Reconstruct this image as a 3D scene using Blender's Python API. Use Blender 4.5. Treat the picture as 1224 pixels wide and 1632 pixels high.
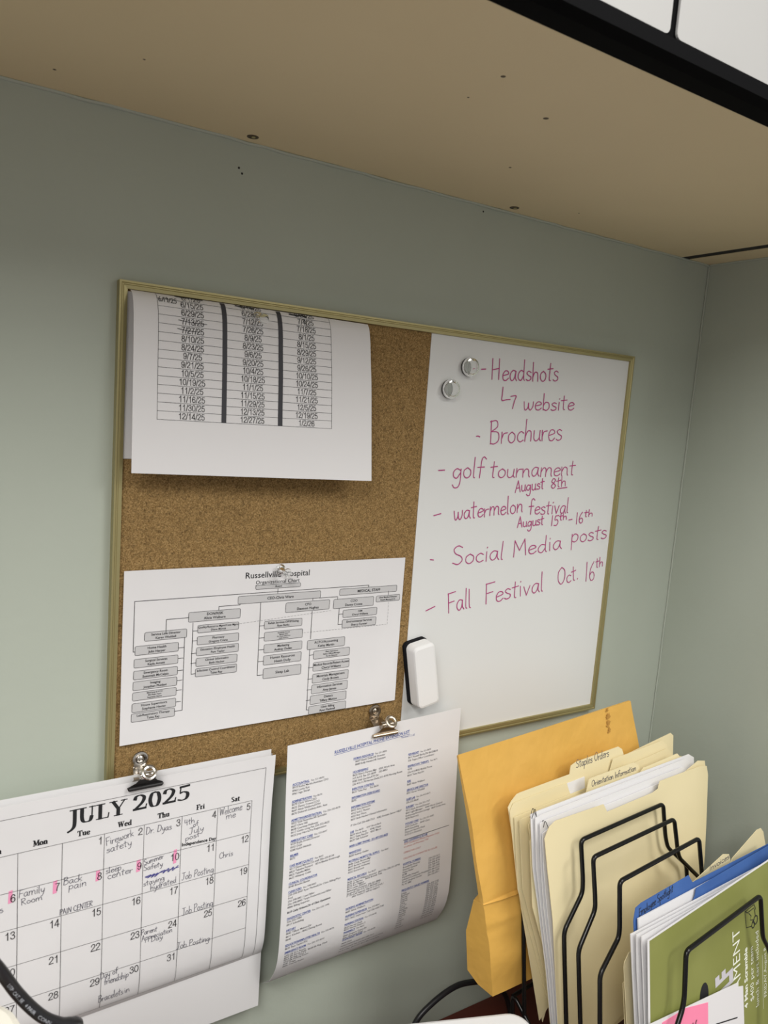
import bpy, bmesh, math, random
import numpy as np
from mathutils import Matrix, Vector
from mathutils.geometry import tessellate_polygon

for o in list(bpy.data.objects):
    bpy.data.objects.remove(o)
SC = bpy.context.scene
COL = SC.collection
ZO = 1.5705                    # height of the board's top-left corner over the floor
random.seed(4)

# ---------------------------------------------------------------- camera, world, light, exposure
cam = bpy.data.cameras.new('camera'); camo = bpy.data.objects.new('camera', cam); COL.objects.link(camo)
cam.sensor_fit = 'HORIZONTAL'; cam.sensor_width = 7.33; cam.lens = 7.33*1214.6/1224
R_ = [(0.8451, -0.5295, 0.0734), (-0.0084, -0.1504, -0.9886), (0.5345, 0.8349, -0.1316)]
cx, cy, cz = (Vector(v) for v in R_)
cz.normalize(); cx = (cx-cz*cx.dot(cz)).normalized(); cy = cz.cross(cx)
M4 = Matrix((cx, -cy, -cz)).transposed().to_4x4(); M4.translation = Vector((-.1472, -.6508, -.0876+ZO))
camo.matrix_world = M4
cam.clip_start = .01; cam.clip_end = 50
cam.dof.use_dof = True; cam.dof.focus_distance = .80; cam.dof.aperture_fstop = 4.0
SC.camera = camo

w = bpy.data.worlds.new('world'); SC.world = w; w.use_nodes = True
w.node_tree.nodes['Background'].inputs[0].default_value = (1, .985, .955, 1)
w.node_tree.nodes['Background'].inputs[1].default_value = .38

def area(name, loc, size, power, col=(1, .985, .955)):
    l = bpy.data.lights.new(name, 'AREA'); l.shape = 'RECTANGLE'; l.size, l.size_y = size
    l.energy = power; l.color = col
    o = bpy.data.objects.new(name, l); COL.objects.link(o); o.location = loc
    return o
area('ceiling_lamp_light', (.62, -1.22, 1.0145+ZO), (.6, 1.0), 15.5)
area('ceiling_lamp_light', (1.45, -2.3, 1.0145+ZO), (.6, 1.2), 28)
area('ceiling_lamp_light', (-.95, -1.40, 1.0145+ZO), (.6, 1.2), 34)
area('ceiling_lamp_light', (-2.3, -2.3, 1.0145+ZO), (1.2, .6), 24)

SC.view_settings.view_transform = 'Standard'; SC.view_settings.look = 'None'
SC.view_settings.gamma = 1; SC.view_settings.use_curve_mapping = False
SC.view_settings.exposure = 0.35
import math
# ---------------------------------------------------------------- surfaces
def catmull(P, n=12):
    P = [np.array(p, float) for p in P]
    P = [2*P[0]-P[1]] + P + [2*P[-1]-P[-2]]
    out = []
    for i in range(1, len(P)-2):
        for k in range(n):
            t = k/n
            a, b, c, d = P[i-1], P[i], P[i+1], P[i+2]
            out.append(.5*((2*b)+(c-a)*t+(2*a-5*b+4*c-d)*t*t+(3*b-a-3*c+d)*t**3))
    out.append(P[-2])
    return np.array(out)

class Profile:                       # curve in the (y, z) plane addressed by arc length
    def __init__(s, pts):
        s.p = catmull(pts, 16)
        s.l = np.r_[0, np.cumsum(np.linalg.norm(np.diff(s.p, axis=0), axis=1))]
    def at(s, v):
        L = s.l[-1]
        if v > L:
            d = s.p[-1]-s.p[-2]; d = d/np.linalg.norm(d); return s.p[-1]+d*(v-L)
        if v < 0:
            d = s.p[1]-s.p[0]; d = d/np.linalg.norm(d); return s.p[0]+d*v
        return np.array([np.interp(v, s.l, s.p[:, 0]), np.interp(v, s.l, s.p[:, 1])])

class Hung:                          # a sheet hanging between a left and a right profile
    def __init__(s, x0, w, left, right):
        s.x0, s.w, s.a, s.b = x0, w, Profile(left), Profile(right)
    def __call__(s, x, y):           # x to the right, y up (0 at the top edge)
        t = x/s.w
        q = (1-t)*s.a.at(-y)+t*s.b.at(-y)
        return np.array([s.x0+x, q[0], q[1]])

class Flat:                          # a plane leaning back by b degrees, turned by a degrees
    def __init__(s, org, a=0., b=0., bow=0., w=.28):
        a, b = math.radians(a), math.radians(b)
        s.e = np.array([math.cos(a), math.sin(a), 0.]); s.n = np.array([math.sin(a), -math.cos(a), 0.])
        s.t = np.array([0, 0, math.cos(b)])-s.n*math.sin(b)
        s.N = np.cross(s.e, s.t); s.o = np.array(org, float)
    def __call__(s, x, y):
        return s.o+s.e*x+s.t*y

RA, RB = 6.5, 8.0                    # the file rack's turn and lean
RO = np.array([.741, 0, -.8205])
RN = np.array([math.sin(math.radians(RA)), -math.cos(math.radians(RA)), 0])
def slot(d):                         # plane of a file at depth d, origin at height .3 over the desk
    return Flat(RO+RN*d+np.array([0, 0, .3]), RA, RB)

SURF = dict(
    schedule=Hung(.0085, .222, [(-.0085, -.0070), (-.0140, -.0098), (-.0198, -.0205), (-.0225, -.041), (-.0246, -.0755), (-.0286, -.1516)],
                  [(-.0075, -.0075), (-.0110, -.0125), (-.0145, -.024), (-.0185, -.0465), (-.0227, -.0683), (-.0292, -.1154), (-.0342, -.1514)]),
    chart=Hung(.0103, .2855, [(-.0075, -.2372), (-.0072, -.30), (-.0085, -.393)], [(-.0075, -.2372), (-.0072, -.30), (-.0085, -.3935)]),
    phone=Hung(.16, .216, [(-.0325, -.4086), (-.0348, -.4563), (-.0385, -.5143), (-.0395, -.5516), (-.040, -.5919), (-.0393, -.6177), (-.037, -.6328), (-.0324, -.6451), (-.0225, -.6617), (-.0155, -.668)],
               [(-.0217, -.4079), (-.0232, -.4553), (-.0262, -.516), (-.0283, -.5674), (-.0296, -.6133), (-.0281, -.6316), (-.0231, -.6489), (-.0115, -.6702), (-.008, -.673)]),
    calendar=Hung(-.127, .279, [(-.0235, -.4195), (-.0225, -.48), (-.0235, -.5534), (-.0245, -.6033), (-.0225, -.625), (-.016, -.637)],
                  [(-.0245, -.4195), (-.0215, -.48), (-.0225, -.5534), (-.0225, -.6033), (-.0195, -.623), (-.012, -.6375)]),
    board=Flat((0, -.0065, 0)), wall=Flat((0, 0, 0)),
    flyer=slot(.233), card=slot(.238), blue=slot(.212), folder=slot(.141), staples=slot(.104), orient=slot(.118), env=slot(.085), bluetab=slot(.20),
)
# ---------------------------------------------------------------- measured outlines and lettering
BOARD_WORDS = [[('Headshots',.3893,-.04644,.48827,-.03986,.02099)],[('website',.43823,-.07591,.51833,-.07047,.01788)],[('Brochures',.39482,-.11464,.50379,-.10666,.02364)],[('golf',.34777,-.15382,.39149,-.15275,.02164),('tournament',.39934,-.15262,.53097,-.14683,.01936)],[('August',.43824,-.16818,.48316,-.16361,.01309),('8th',.49286,-.16354,.51842,-.15958,.01223)],[('watermelon',.3543,-.19868,.45378,-.1911,.01917),('festival',.46209,-.19376,.52723,-.19241,.0172)],[('August',.44683,-.20919,.48837,-.20563,.01207),('15',.49903,-.20758,.51223,-.20715,.01219),('th',.51264,-.2016,.52591,-.20023,.00852),('16',.53983,-.20606,.55424,-.20517,.0132),('th',.55373,-.19765,.56965,-.19669,.0087)],[('Social',.35708,-.24811,.43186,-.24515,.02056),('Media',.44418,-.24351,.52241,-.23542,.02003),('posts',.53584,-.22975,.59893,-.22511,.01946)],[('Fall',.3578,-.30252,.39091,-.29821,.02209),('Festival',.40959,-.296,.49957,-.2869,.0228),('Oct.',.52071,-.28143,.55683,-.2748,.01968),('16',.56681,-.27888,.5862,-.27693,.02376),('th',.58387,-.26217,.59794,-.26048,.01244)]]
BOARD_MARKS = [[[(.37462,-.03661),(.38036,-.03589)]],[[(.40677,-.05293),(.40665,-.0605),(.40693,-.06707),(.41316,-.06603),(.41843,-.06546)],[(.41933,-.06198),(.42325,-.06109),(.42678,-.06124),(.42484,-.06724),(.42313,-.07504)]],[[(.37596,-.10765),(.37822,-.10735),(.38061,-.10803)]],[[(.32939,-.14552),(.33705,-.14497)]],[[(.50476,-.16344),(.51966,-.16178)]],[[(.32803,-.19356),(.33702,-.19148)]],[[(.52848,-.20093),(.53398,-.20034)]],[[(.32821,-.24095),(.3324,-.24153)]],[[(.32799,-.29721),(.33935,-.29319)]]]
CAL_NOTES = [('Firework',.12523,-.05417,.14851,-.05072,.00702),('safety',.12542,-.061,.14718,-.05929,.00661),('Dr. Dyas',.15874,-.05223,.18177,-.05284,.00636),('4th',.19338,-.05299,.20293,-.05164,.00584),('of',.20138,-.05591,.20665,-.05536,.00471),('July',.19772,-.0624,.21185,-.06179,.00585),('post',.19467,-.06784,.20828,-.06671,.00512),('Welcome',.22618,-.05073,.24862,-.04988,.00724),('me',.2329,-.05616,.24263,-.05566,.00678),('Family',.05718,-.08207,.07705,-.08241,.00704),('Room',.05933,-.08914,.07532,-.08861,.0054),('Back',.09127,-.0809,.10643,-.08083,.0064),('pain',.09543,-.08617,.10996,-.08658,.00642),('PAIN CENTER',.08886,-.10717,.11531,-.10659,.0047),('sleep',.12548,-.08043,.13872,-.08,.0057),('center',.12697,-.08588,.14852,-.08518,.00615),('Summer',.15803,-.08138,.17553,-.0792,.00493),('Safety',.15757,-.08684,.17491,-.0865,.00496),('staying',.15796,-.10149,.17702,-.10024,.00496),('hydrated',.16436,-.10742,.18795,-.10612,.00591),('Job Posting',.19229,-.10553,.22314,-.10591,.00695),('Chris',.22774,-.09424,.24147,-.09463,.00593),('Job Posting',.19391,-.14082,.2238,-.14,.0071),('Job Posting',.18954,-.17324,.22182,-.17501,.00622),('Parent',.15735,-.14834,.17166,-.14849,.00506),('Appreciation',.15792,-.15424,.1856,-.15402,.00507),('Day',.16641,-.15757,.17707,-.1577,.00465),('Day of',.12297,-.17846,.13797,-.17764,.00595),('friendship',.12613,-.18522,.14741,-.18493,.00655),('Bracelets',.1219,-.20193,.14355,-.20162,.00762),('in',.14479,-.20165,.14929,-.20092,.00698),('s',.04378,-.0913,.04652,-.09052,.00592)]
CAL_SCRIBBLE = [[(.15939,-.09295),(.16456,-.09217),(.1615,-.09444),(.16769,-.09193),(.16464,-.09489),(.17043,-.09203),(.16778,-.09511),(.17295,-.09183),(.17718,-.0912),(.17513,-.0938),(.18035,-.09027),(.17981,-.09376),(.18463,-.09009),(.18367,-.09347),(.18895,-.08992)],[(.16003,-.09358),(.16876,-.09268),(.1772,-.09212),(.18944,-.09165)]]
CAL_PINK = [[(.05002,-.07415),(.05295,-.07378),(.05251,-.08477),(.04958,-.0851)],[(.08348,-.07525),(.08658,-.07488),(.08619,-.08619),(.08309,-.08653)],[(.11761,-.0756),(.12069,-.07517),(.12031,-.08483),(.11723,-.08524)],[(.15172,-.07541),(.15497,-.07496),(.15467,-.08602),(.1514,-.08644)],[(.18453,-.07434),(.18731,-.07371),(.18712,-.0869),(.18433,-.0875)]]
CAL_BOLD = [('Independence Day',.19159,-.07255,.22393,-.07422,.003)]
CAL_TITLE = [('JULY',.09285,-.02841,.14077,-.02807,.0137),('2025',.14642,-.02742,.19745,-.02704,.01438)]
CHART_BOXES = [(.01883,-.05518,.05582,-.06298,('Service Line Director','Karen Waddell')),(.01095,-.06685,.04878,-.07481,('Home Health','Julie Harper')),(.01044,-.0783,.04868,-.08599,('Surgical Services','Kayla Arnett')),(.01027,-.08885,.04855,-.0966,('Emergency Room','Susannah McCalpin')),(.01006,-.09847,.04839,-.10624,('Imaging','Jonathan Plunket')),(.00994,-.10813,.04811,-.11549,('Med-Surg & ICCU','RN Float Team','Stephanie Hester')),(.00965,-.11808,.04797,-.12599,('House Supervisors','Stephanie Hester')),(.00933,-.12718,.04729,-.13473,('Lab/Respiratory Therapy','Talea Ray')),(.06574,-.053,.10461,-.06001,('Quality/Resource Mgmt/Case Mgmt','Diane Myrick')),(.06567,-.06346,.10504,-.07116,('Pharmacy','Gregory Crane')),(.06538,-.07363,.1053,-.08119,('Education /Employee Health','Pam Taylor')),(.06526,-.08363,.10438,-.09122,('Clinical Informatics','Beth Hacker')),(.06512,-.09316,.10439,-.10087,('Infection Control Coordinator','Talea Ray')),(.11944,-.0196,.16546,-.0234,('Board',)),(.10271,-.02901,.1878,-.03617,('CEO-Chris Ware',)),(.05695,-.04044,.10558,-.04931,('DON/RISK','Alicia Walburn')),(.15131,-.03867,.19851,-.04818,('CFO','Shannon Hughes')),(.13013,-.05498,.16937,-.06235,('Rehab Services-OP/IP/Swing','Ryan Burks')),(.13072,-.0658,.17077,-.07432,('Russellville Chronic','Medical Clinic','Dr. Oscar Kelly-Univ','Cathy Grissom')),(.13098,-.07782,.1708,-.08596,('Marketing','Audrey Oaden')),(.13103,-.08866,.17057,-.09784,('Human Resources','Heath Dolly')),(.1313,-.10138,.17108,-.11124,('Sleep Lab',)),(.20307,-.039,.2496,-.04829,('COO','Danny Crowe')),(.21457,-.05077,.25441,-.05841,('HIM','Cheryl Williams')),(.21442,-.06066,.25403,-.06912,('Environmental Services','Sherry Forster')),(.17666,-.0783,.21853,-.08762,('ACFO/Accounting','Kathy Martin')),(.1841,-.08987,.22491,-.09809,('Plant Operations','Safety Officer/Manager','Randy Edmond')),(.1844,-.10166,.22532,-.11053,('Medical Records/Patient Access','Cheryl Williams')),(.18441,-.11346,.2251,-.12267,('Materials Management','Cindy Brown')),(.18408,-.1246,.2248,-.13375,('Information Services','Amy James')),(.18319,-.13569,.22403,-.14452,('Dietary','Tiffany Mattox')),(.18213,-.14639,.22428,-.15466,('Clinic Billing','Ryan Pledwell')),(.20923,-.02888,.27704,-.03534,('MEDICAL STAFF',)),(.25264,-.03892,.28134,-.04514,('Chief Medical Director','Heath Massey,D.O.'))]
CHART_LINES = [[(.05406,-.06281),(.05232,-.13047),(.04724,-.13019)],[(.05372,-.07208),(.04916,-.07209)],[(.05349,-.08178),(.04892,-.08166)],[(.05329,-.09291),(.04871,-.09274)],[(.05302,-.10216),(.04854,-.10197)],[(.05284,-.11114),(.04826,-.11101)],[(.05252,-.12194),(.04803,-.12178)],[(.06119,-.05031),(.06024,-.09778),(.06509,-.09779)],[(.06121,-.05795),(.06565,-.05808)],[(.06097,-.06698),(.06553,-.06724)],[(.06062,-.0786),(.06528,-.07882)],[(.06047,-.08778),(.06513,-.08803)],[(.12535,-.03639),(.12508,-.10725),(.13134,-.1072)],[(.12563,-.05899),(.1301,-.05892)],[(.1255,-.07079),(.1306,-.07058)],[(.12546,-.08228),(.13084,-.08238)],[(.12541,-.0938),(.13104,-.09373)],[(.17983,-.04919),(.17975,-.07695)],[(.0107,-.07157),(.00944,-.071),(.00937,-.02683),(.24266,-.02589),(.24289,-.02847)],[(.10489,-.03616),(.10494,-.03698),(.0847,-.03809),(.08458,-.04038)],[(.05714,-.04508),(.03721,-.04572),(.0373,-.05741)],[(.20986,-.04842),(.21006,-.06517),(.21443,-.0649)],[(.20988,-.05461),(.21455,-.05446)],[(.17974,-.08757),(.17737,-.14964),(.18162,-.14976)],[(.17954,-.09353),(.1842,-.09379)],[(.17918,-.10627),(.1844,-.10638)],[(.17903,-.11802),(.18442,-.11833)],[(.17884,-.12902),(.18409,-.12935)],[(.17863,-.13979),(.18316,-.13992)],[(.26721,-.03443),(.26758,-.03838)],[(.18673,-.03634),(.20733,-.03654),(.20754,-.03932)],[(.1421,-.02421),(.142,-.02863)],[(.17986,-.0361),(.17973,-.03807)]]
CHART_DASH = [[(.10551,-.05493),(.20195,-.04996)],[(.1721,-.07),(.26849,-.07),(.26815,-.04471)]]
CHART_TITLE = [('Russellville Hospital',.10837,-.01241,.17497,-.01275,.00558),('Organizational Chart',.11914,-.01864,.16421,-.01871,.00353)]
PHONE = [(.00678,-.04104,'h','ACCOUNTING,| Fax 331-8693'),(.00677,-.04416,'b','8919 Kathy Martin,Assistant CFO'),(.00676,-.04718,'b','8962 Lavita Rye'),(.00675,-.05021,'b','8961 Inga Shirah'),(.00671,-.05798,'h','ADMINISTRATION| Fax 8674'),(.0067,-.06108,'b','8670 Chris Ware,CEO'),(.00668,-.0641,'b','8625 Danny Crowe,COO'),(.00666,-.06712,'b','8647 Alicia Walburn,DON'),(.00665,-.07014,'b','8676 Deborah Lindsey,Adm. Asst'),(.00662,-.07661,'h','ADMITTING/REGISTRATION,| Fax 256-332-8678'),(.0066,-.07972,'b','4335 Vicki Roanoke,AR Specialist'),(.00658,-.08275,'b','8627 Chris Hill'),(.00657,-.08578,'b','8628 Courtney Holloway'),(.00655,-.08881,'b','8617 Caitlin Long-Fax 256-332-8625'),(.00654,-.09185,'b','8622 Joey Harris,Pre Registration'),(.00651,-.09741,'h','AMBULATORY CARE| Fax 332-8697'),(.0065,-.10055,'b','4339 Kayla Arnett,Director'),(.00649,-.10361,'b','8555 Desk'),(.00648,-.10669,'b','8580 KaSid Nichols'),(.00647,-.11215,'h','BELMER'),(.00647,-.11534,'b','8672'),(.00647,-.12248,'h','CASE MGMT/QUALITY| Fax 8692'),(.00647,-.12572,'b','4317 Diane Myrick,Cm staff 256-335-8134'),(.00648,-.12887,'b','8829 Tabatha Postard    8316 Blanka Kimbrough'),(.00649,-.13204,'b','8825 Tabatha Miller'),(.0065,-.13521,'b','8632 Whitney Cobb'),(.00651,-.14092,'h','CLINICAL COORDINATOR'),(.00652,-.14419,'b','8340 Brooke Baxter'),(.00653,-.14963,'h','CLINIC/CBO| Fax 398-8463'),(.00654,-.15291,'b','256-398-8447 Ryan Pledwell,Dir Clinic Billing/Phys'),(.00654,-.1561,'b','Fred'),(.00655,-.15929,'b','256-398-8451 Lead Biller'),(.00656,-.16249,'b','256-398-8845 Tanya Frederick,Lead Biller'),(.00657,-.1657,'b','8886 Billing Inquiries'),(.00659,-.17103,'B','8619 Cathy Grissom,Dir of Clinic Operations'),(.00661,-.17769,'h','DIAGNOSTIC CENTER| Fax 256-332-1498'),(.00662,-.18103,'b','256-332-1984'),(.00664,-.1843,'b','8917 Scheduling'),(.00668,-.19022,'h','DIETARY'),(.0067,-.19363,'b','8643 Tiffany Mattox,Dir'),(.00673,-.19696,'b','8611 Kitchen - 8642 Dining Room'),(.00676,-.20033,'b','8640'),(.00683,-.2066,'h','EDUCATION/EMPLOYEE HEALTH| Fax 332-8694'),(.00689,-.21021,'b','8691 Pam Taylor,RN'),(.00698,-.21477,'h','EMERGENCY ROOM| Fax 256-332-8181'),(.00708,-.21872,'b',"4336 ER Dr's Room"),(.00716,-.22129,'b','8665 ER Nurse Desk  8628 ER Reg. Desk'),(.00727,-.22399,'b','8664 ER Reg. Desk 2'),(.00739,-.22682,'b','4335 ER Waiting Room'),(.00754,-.22986,'b','8341 Triage'),(.00775,-.23332,'b','8666 Trauma Room'),(.07561,-.02988,'h','HUMAN RESOURCES| Fax 331-8834'),(.0756,-.03317,'b','   8607 Heath Dolly,HR Director'),(.07559,-.03636,'b','   8680 Kelly Hester,HR Assistant'),(.07557,-.04412,'h','HOUSEKEEPING'),(.07556,-.0474,'b','8632 Sherry Forster,Mgr   4335 Work Area'),(.07555,-.05059,'b','H.T.A.F.E. Fax 331-8599    332-8853'),(.07553,-.05378,'b','8385 Deb Gordon,RTF Dir'),(.07552,-.05696,'b','256-415-1170 Nurses Desk,331-4195 Nursing Room'),(.07549,-.06197,'h','INFECTION CONTROL'),(.07547,-.06524,'b','8633 Talea Ray     Fax 8636'),(.07544,-.07107,'h','INFORMATION DESK/GUARD'),(.07542,-.07435,'b','8695'),(.07538,-.08109,'h','INFORMATION SYSTEMS'),(.07536,-.08437,'b','8602 Amy James,Dir'),(.07534,-.08757,'b','4022 Seth J. Paxton'),(.07532,-.09077,'b','4023 Roy Ware'),(.07531,-.09397,'b','8637 Beth Hacker-Clinical Informatics'),(.07528,-.10012,'b','IT On-Call 256-668-7321   4382 Domain Server HELP'),(.07525,-.10713,'h','LAB| Fax 8630     4347 Blood Bank'),(.07524,-.11047,'b','8639 Work Area     4346 Chem'),(.07523,-.11344,'b','8631 Talea Ray,Dir   4337 Micro'),(.07523,-.11642,'b','8629 Talk Schuster'),(.07523,-.12222,'h','MAIN LOBBY PHONE - 331-4971/332-8650'),(.07523,-.12956,'h','MARKETING'),(.07523,-.13296,'b','8658 Audrey Oaden'),(.07524,-.13864,'h','MATERIALS MGMT/CTRL SUPPLY,| Fax 8641'),(.07524,-.14206,'b','8646 Cindy Brown,Mgr'),(.07525,-.14499,'b','8645 Barbara Hammac'),(.07525,-.14794,'b','8681 Brenda Holloway'),(.07526,-.15088,'b','4332 Storeroom'),(.07526,-.15822,'h','MEDICAL RECORDS| Fax 8627'),(.07527,-.16165,'b','8626 Cheryl Williams,Director  8657 Fax 256-331-8745'),(.07527,-.16414,'b','8675 Jan Barnes    8656 Brenda Tate'),(.07528,-.16663,'b','8674 Ann Higgins'),(.07529,-.16912,'b','8673 Lavita Gaither'),(.07529,-.17162,'b','Pathologist Dictation 256-301-8846'),(.0753,-.17412,'b','Surgeons 256-412-7171,8629-8177'),(.0753,-.17663,'b','IT On-Call Support 256-412-1212,4,4,1'),(.07531,-.17914,'b','        after hours,IT will be support'),(.07536,-.19102,'h','NURSING ADMINISTRATION'),(.07538,-.19456,'b','8681 Alicia Walburn'),(.07542,-.19932,'h','NURSING SUPERVISOR| Fax 332-8661'),(.07545,-.20293,'b','8651 8652 Supervisor Cell 256-668-7345'),(.07545,-.20877,'h','NURSING STATION| Fax 332-8698'),(.07547,-.21248,'b','8650 Nurses Desk'),(.07549,-.21502,'b','8622 Nurses Station 2'),(.07554,-.21835,'h','PHARMACY| Fax 8663'),(.07566,-.22266,'b','8660 Gregory Crane,Dir'),(.07577,-.22568,'b','8661 Pharmacy Desk'),(.07587,-.22832,'h','PULMONARY REHAB| Fax 332-8690'),(.07616,-.23365,'b','8670 Desk'),(.0765,-.23857,'b','PURCHASING 8669 256-332-1611'),(.07696,-.2443,'b','RADIOLOGY Fax 332-8677 8613 Front Desk'),(.07745,-.24992,'b','8614 X-Ray  8615 CT  8616 Mammography'),(.14555,-.04024,'h','REHAB/DIET| Fax 331-8695'),(.14557,-.04372,'b','8611 Russell Burks,Dir 8612/8618'),(.14559,-.0471,'b','256 Tapps,Office Coordinator'),(.14563,-.05337,'h','RESPIRATORY THERAPY,| Fax 8671'),(.14564,-.05684,'b','4338'),(.14566,-.06022,'b','256-412-8830 Mobile Phone'),(.14567,-.0636,'b','8635 Talea Ray,Dir'),(.1457,-.07016,'h','RISK'),(.14571,-.07363,'b','8687 Alicia Walburn'),(.14574,-.07982,'h','SERVICE LINE DIRECTOR'),(.14575,-.0833,'b','8931 Karen Waddell'),(.14577,-.09008,'h','SLEEP LAB| Fax 256-412-8671'),(.14579,-.09358,'b','256-332-8668'),(.14581,-.09883,'h','SURGERY| Fax 256-332-1927'),(.14583,-.10234,'b','4312 Kayla Arnett,Director'),(.14585,-.10537,'b','8641 Light Manager    4340 Work Control'),(.14586,-.1084,'b','Endoscopy/Doctors Lounge   8647 Scrub Area'),(.14588,-.11145,'b','4390 Recovery'),(.14592,-.11745,'h','WOUND CARE| Fax 256-331-8685'),(.14595,-.12101,'b','4393 Desk,Dir    8649 Clinic'),(.14597,-.12398,'b','8644 Scheduling'),(.146,-.12695,'b',"Discount Nurse's Desk"),(.14603,-.12993,'b',"4132 Dr's Dictation"),(.14609,-.1373,'h','2ND CONFERENCE ROOM'),(.14612,-.1403,'r','4337 Conference Phone (Physician Only)'),(.14615,-.14349,'r','or please call Pharmacy 7:00'),(.14621,-.1501,'r','OPERATOR ONLY'),(.14627,-.15693,'r','CALLING IN COMMITTEE IN HOUSE'),(.14633,-.16337,'h','HOSPITAL NUMBERS'),(.14637,-.167,'b','Russellville Hospital|256-332-1611'),(.1464,-.16983,'b','Decatur General|256-341-2000'),(.14643,-.17267,'b','Helen Keller|256-386-4196'),(.14646,-.1755,'b','ECM|256-768-9191'),(.14649,-.17834,'b','Huntsville Hospital|256-265-1000'),(.14652,-.18119,'b','Lakeland Community Hospital|205-486-5213'),(.14655,-.18405,'b','Shoals Hospital Center|256-386-1600'),(.14658,-.18691,'b','N. AL EMS|256-332-0911'),(.14667,-.1939,'h','FREQUENTLY DIALED NUMBERS'),(.14668,-.19759,'b','Adalia|256-332-1100'),(.1466,-.19996,'b','Bankhead|256-332-1417'),(.14653,-.20234,'b','Chiropr|256-332-1734'),(.14646,-.20475,'b','Courier|256-332-2051'),(.1464,-.20717,'b','Cullman|256-332-2368'),(.14634,-.20962,'b','Clinic|256-332-2685'),(.14629,-.2121,'b','Eye Ctr|256-332-3002'),(.14625,-.21464,'b','Family|256-332-3319'),(.14623,-.21728,'b','Haleyville|256-332-3636'),(.14625,-.22007,'b','Red Bay|256-332-3953'),(.1463,-.223,'b','Hospice|256-332-4270'),(.14636,-.22602,'b','Labcorp|256-332-4587'),(.14645,-.22917,'b','Linen|256-332-4904'),(.14658,-.23257,'b','Oxygen|256-332-5221'),(.14678,-.23634,'b','Police|256-332-5538'),(.14707,-.24058,'b','Sheriff|256-332-5855'),(.14747,-.24543,'b','Transport|256-332-6172')]
PHONE_TITLE = [('RUSSELLVILLE HOSPITAL PHONE EXTENSION LIST',.05276,-.01911,.14564,-.01522,.00327)]
PHONE_SUB = [('Revised 7.1.25',.13474,-.01692,.15278,-.01737,.0027)]
PHONE_RULE = [[(.14496,-.1345),(.17559,-.13534),(.20851,-.13503)]]
FLYER_OUT = [[(-.37036,-.00732),(-.36793,-.07795)]]
FLYER_TXT = [('GOLF',-.22036,-.14008,-.22492,-.08518,.03017,'big'),('TOURNAMENT',-.20395,-.18713,-.20876,-.05396,.01429,'thin'),('4 Man Scramble',-.19174,-.14369,-.19253,-.08137,.00626,'bold'),('$400 per team',-.17866,-.14204,-.1801,-.08434,.00696,'thin'),('lunch & cart included',-.16746,-.1529,-.16854,-.07241,.00651,'thin'),('FRIDAY,August 8',-.15018,-.15028,-.15146,-.09685,.00547,'thin')]
FLYER_RULE = [[(-.15786,-.1607),(-.1597,-.103)]]
FLYER_CART = [[(-.19688,-.04402),(-.19413,-.06119),(-.18319,-.06342)],[(-.19688,-.04402),(-.1903,-.04329),(-.17725,-.04299),(-.17434,-.04897)],[(-.17669,-.04814),(-.17497,-.05654)],[(-.18889,-.048),(-.18372,-.05267),(-.18605,-.05604),(-.17967,-.05809)],[(-.18319,-.063),(-.18084,-.05935),(-.17733,-.05852)],[(-.19687,-.04304),(-.19233,-.04648),(-.17785,-.04631)]]
FLYER_WHEEL = [[(-.1744,-.06001)],[(-.1797,-.0633)]]
FLYER_HOLE = [[(-.2775,-.09305)]]
CARD_OUT = [[(-.37791,-.07486),(-.22184,-.10336),(-.22105,-.10778),(-.21082,-.11113),(-.20827,-.15387)],[(-.35787,-.08189),(-.31878,-.08601),(-.27975,-.0977),(-.27944,-.12147)],[(-.26434,-.12558),(-.22343,-.13743)]]
BLUE_OUT = [[(-.36068,-.00513),(-.35734,.00538),(-.34837,.00692),(-.26684,.00574),(-.25978,-.00372),(-.10027,-.01351)],[(-.25509,-.01809),(-.25263,-.01252),(-.10028,-.0164)]]
BLUE_TXT = [('Employee Spotlight',-.35257,-.00385,-.29553,-.00046,.00702)]
BT_OUT = [[(-.23862,-.01711),(-.17635,-.0075),(-.16429,-.01124),(-.16101,-.01923)],[(-.14579,-.0212),(-.08921,-.00653),(-.07985,-.00716),(-.0742,-.01295)],[(-.36716,-.04262),(-.3611,-.03552),(-.34691,-.03741)],[(-.36721,-.04732),(-.3599,-.10793)]]
BT_TXT = [('Invoices',-.20568,-.01595,-.16432,-.01541,.00592)]
WHITES = [(.2145,[(-.34929,-.10293),(-.35588,-.02891),(-.35722,-.0031),(-.10572,-.01697)]),(.22,[(-.37098,-.08939),(-.37441,-.0414),(-.37678,-.0068),(-.11769,-.02361)]),(.224,[(-.36996,-.08715),(-.37341,-.03932),(-.37423,-.00589),(-.12638,-.02277)]),(.228,[(-.36819,-.08525),(-.37048,-.03803),(-.37252,-.00579),(-.13506,-.02018)])]
BLUE2 = [(-.35852,-.02874),(-.26877,-.01824),(-.26397,-.01233),(-.26153,-.00607),(-.11112,-.01009)]
F_FRONT = [[(-.38052,-.13847),(-.38681,-.03593),(-.39472,.02087),(-.39774,.04621),(-.39125,.05531),(-.38172,.05874),(-.30514,.05427),(-.29914,.04473),(-.21579,.04303),(-.2057,.04469),(-.20206,.05231),(-.11637,.04888),(-.10181,.04545),(-.09895,.03435),(-.10225,-.01078),(-.10674,-.05851)]]
F_BOT = [[(-.31125,-.16665),(-.28231,-.16069)]]
F_STAPLES = [[(-.40321,.05893),(-.39832,.06392),(-.39447,.07177),(-.38882,.07208),(-.31243,.07135),(-.31017,.07975),(-.30151,.0818),(-.2255,.08147),(-.21819,.07697),(-.21482,.06894)],[(-.392,-.01672),(-.35917,-.17129)],[(-.39648,.06216),(-.30827,.06111)]]
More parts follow.
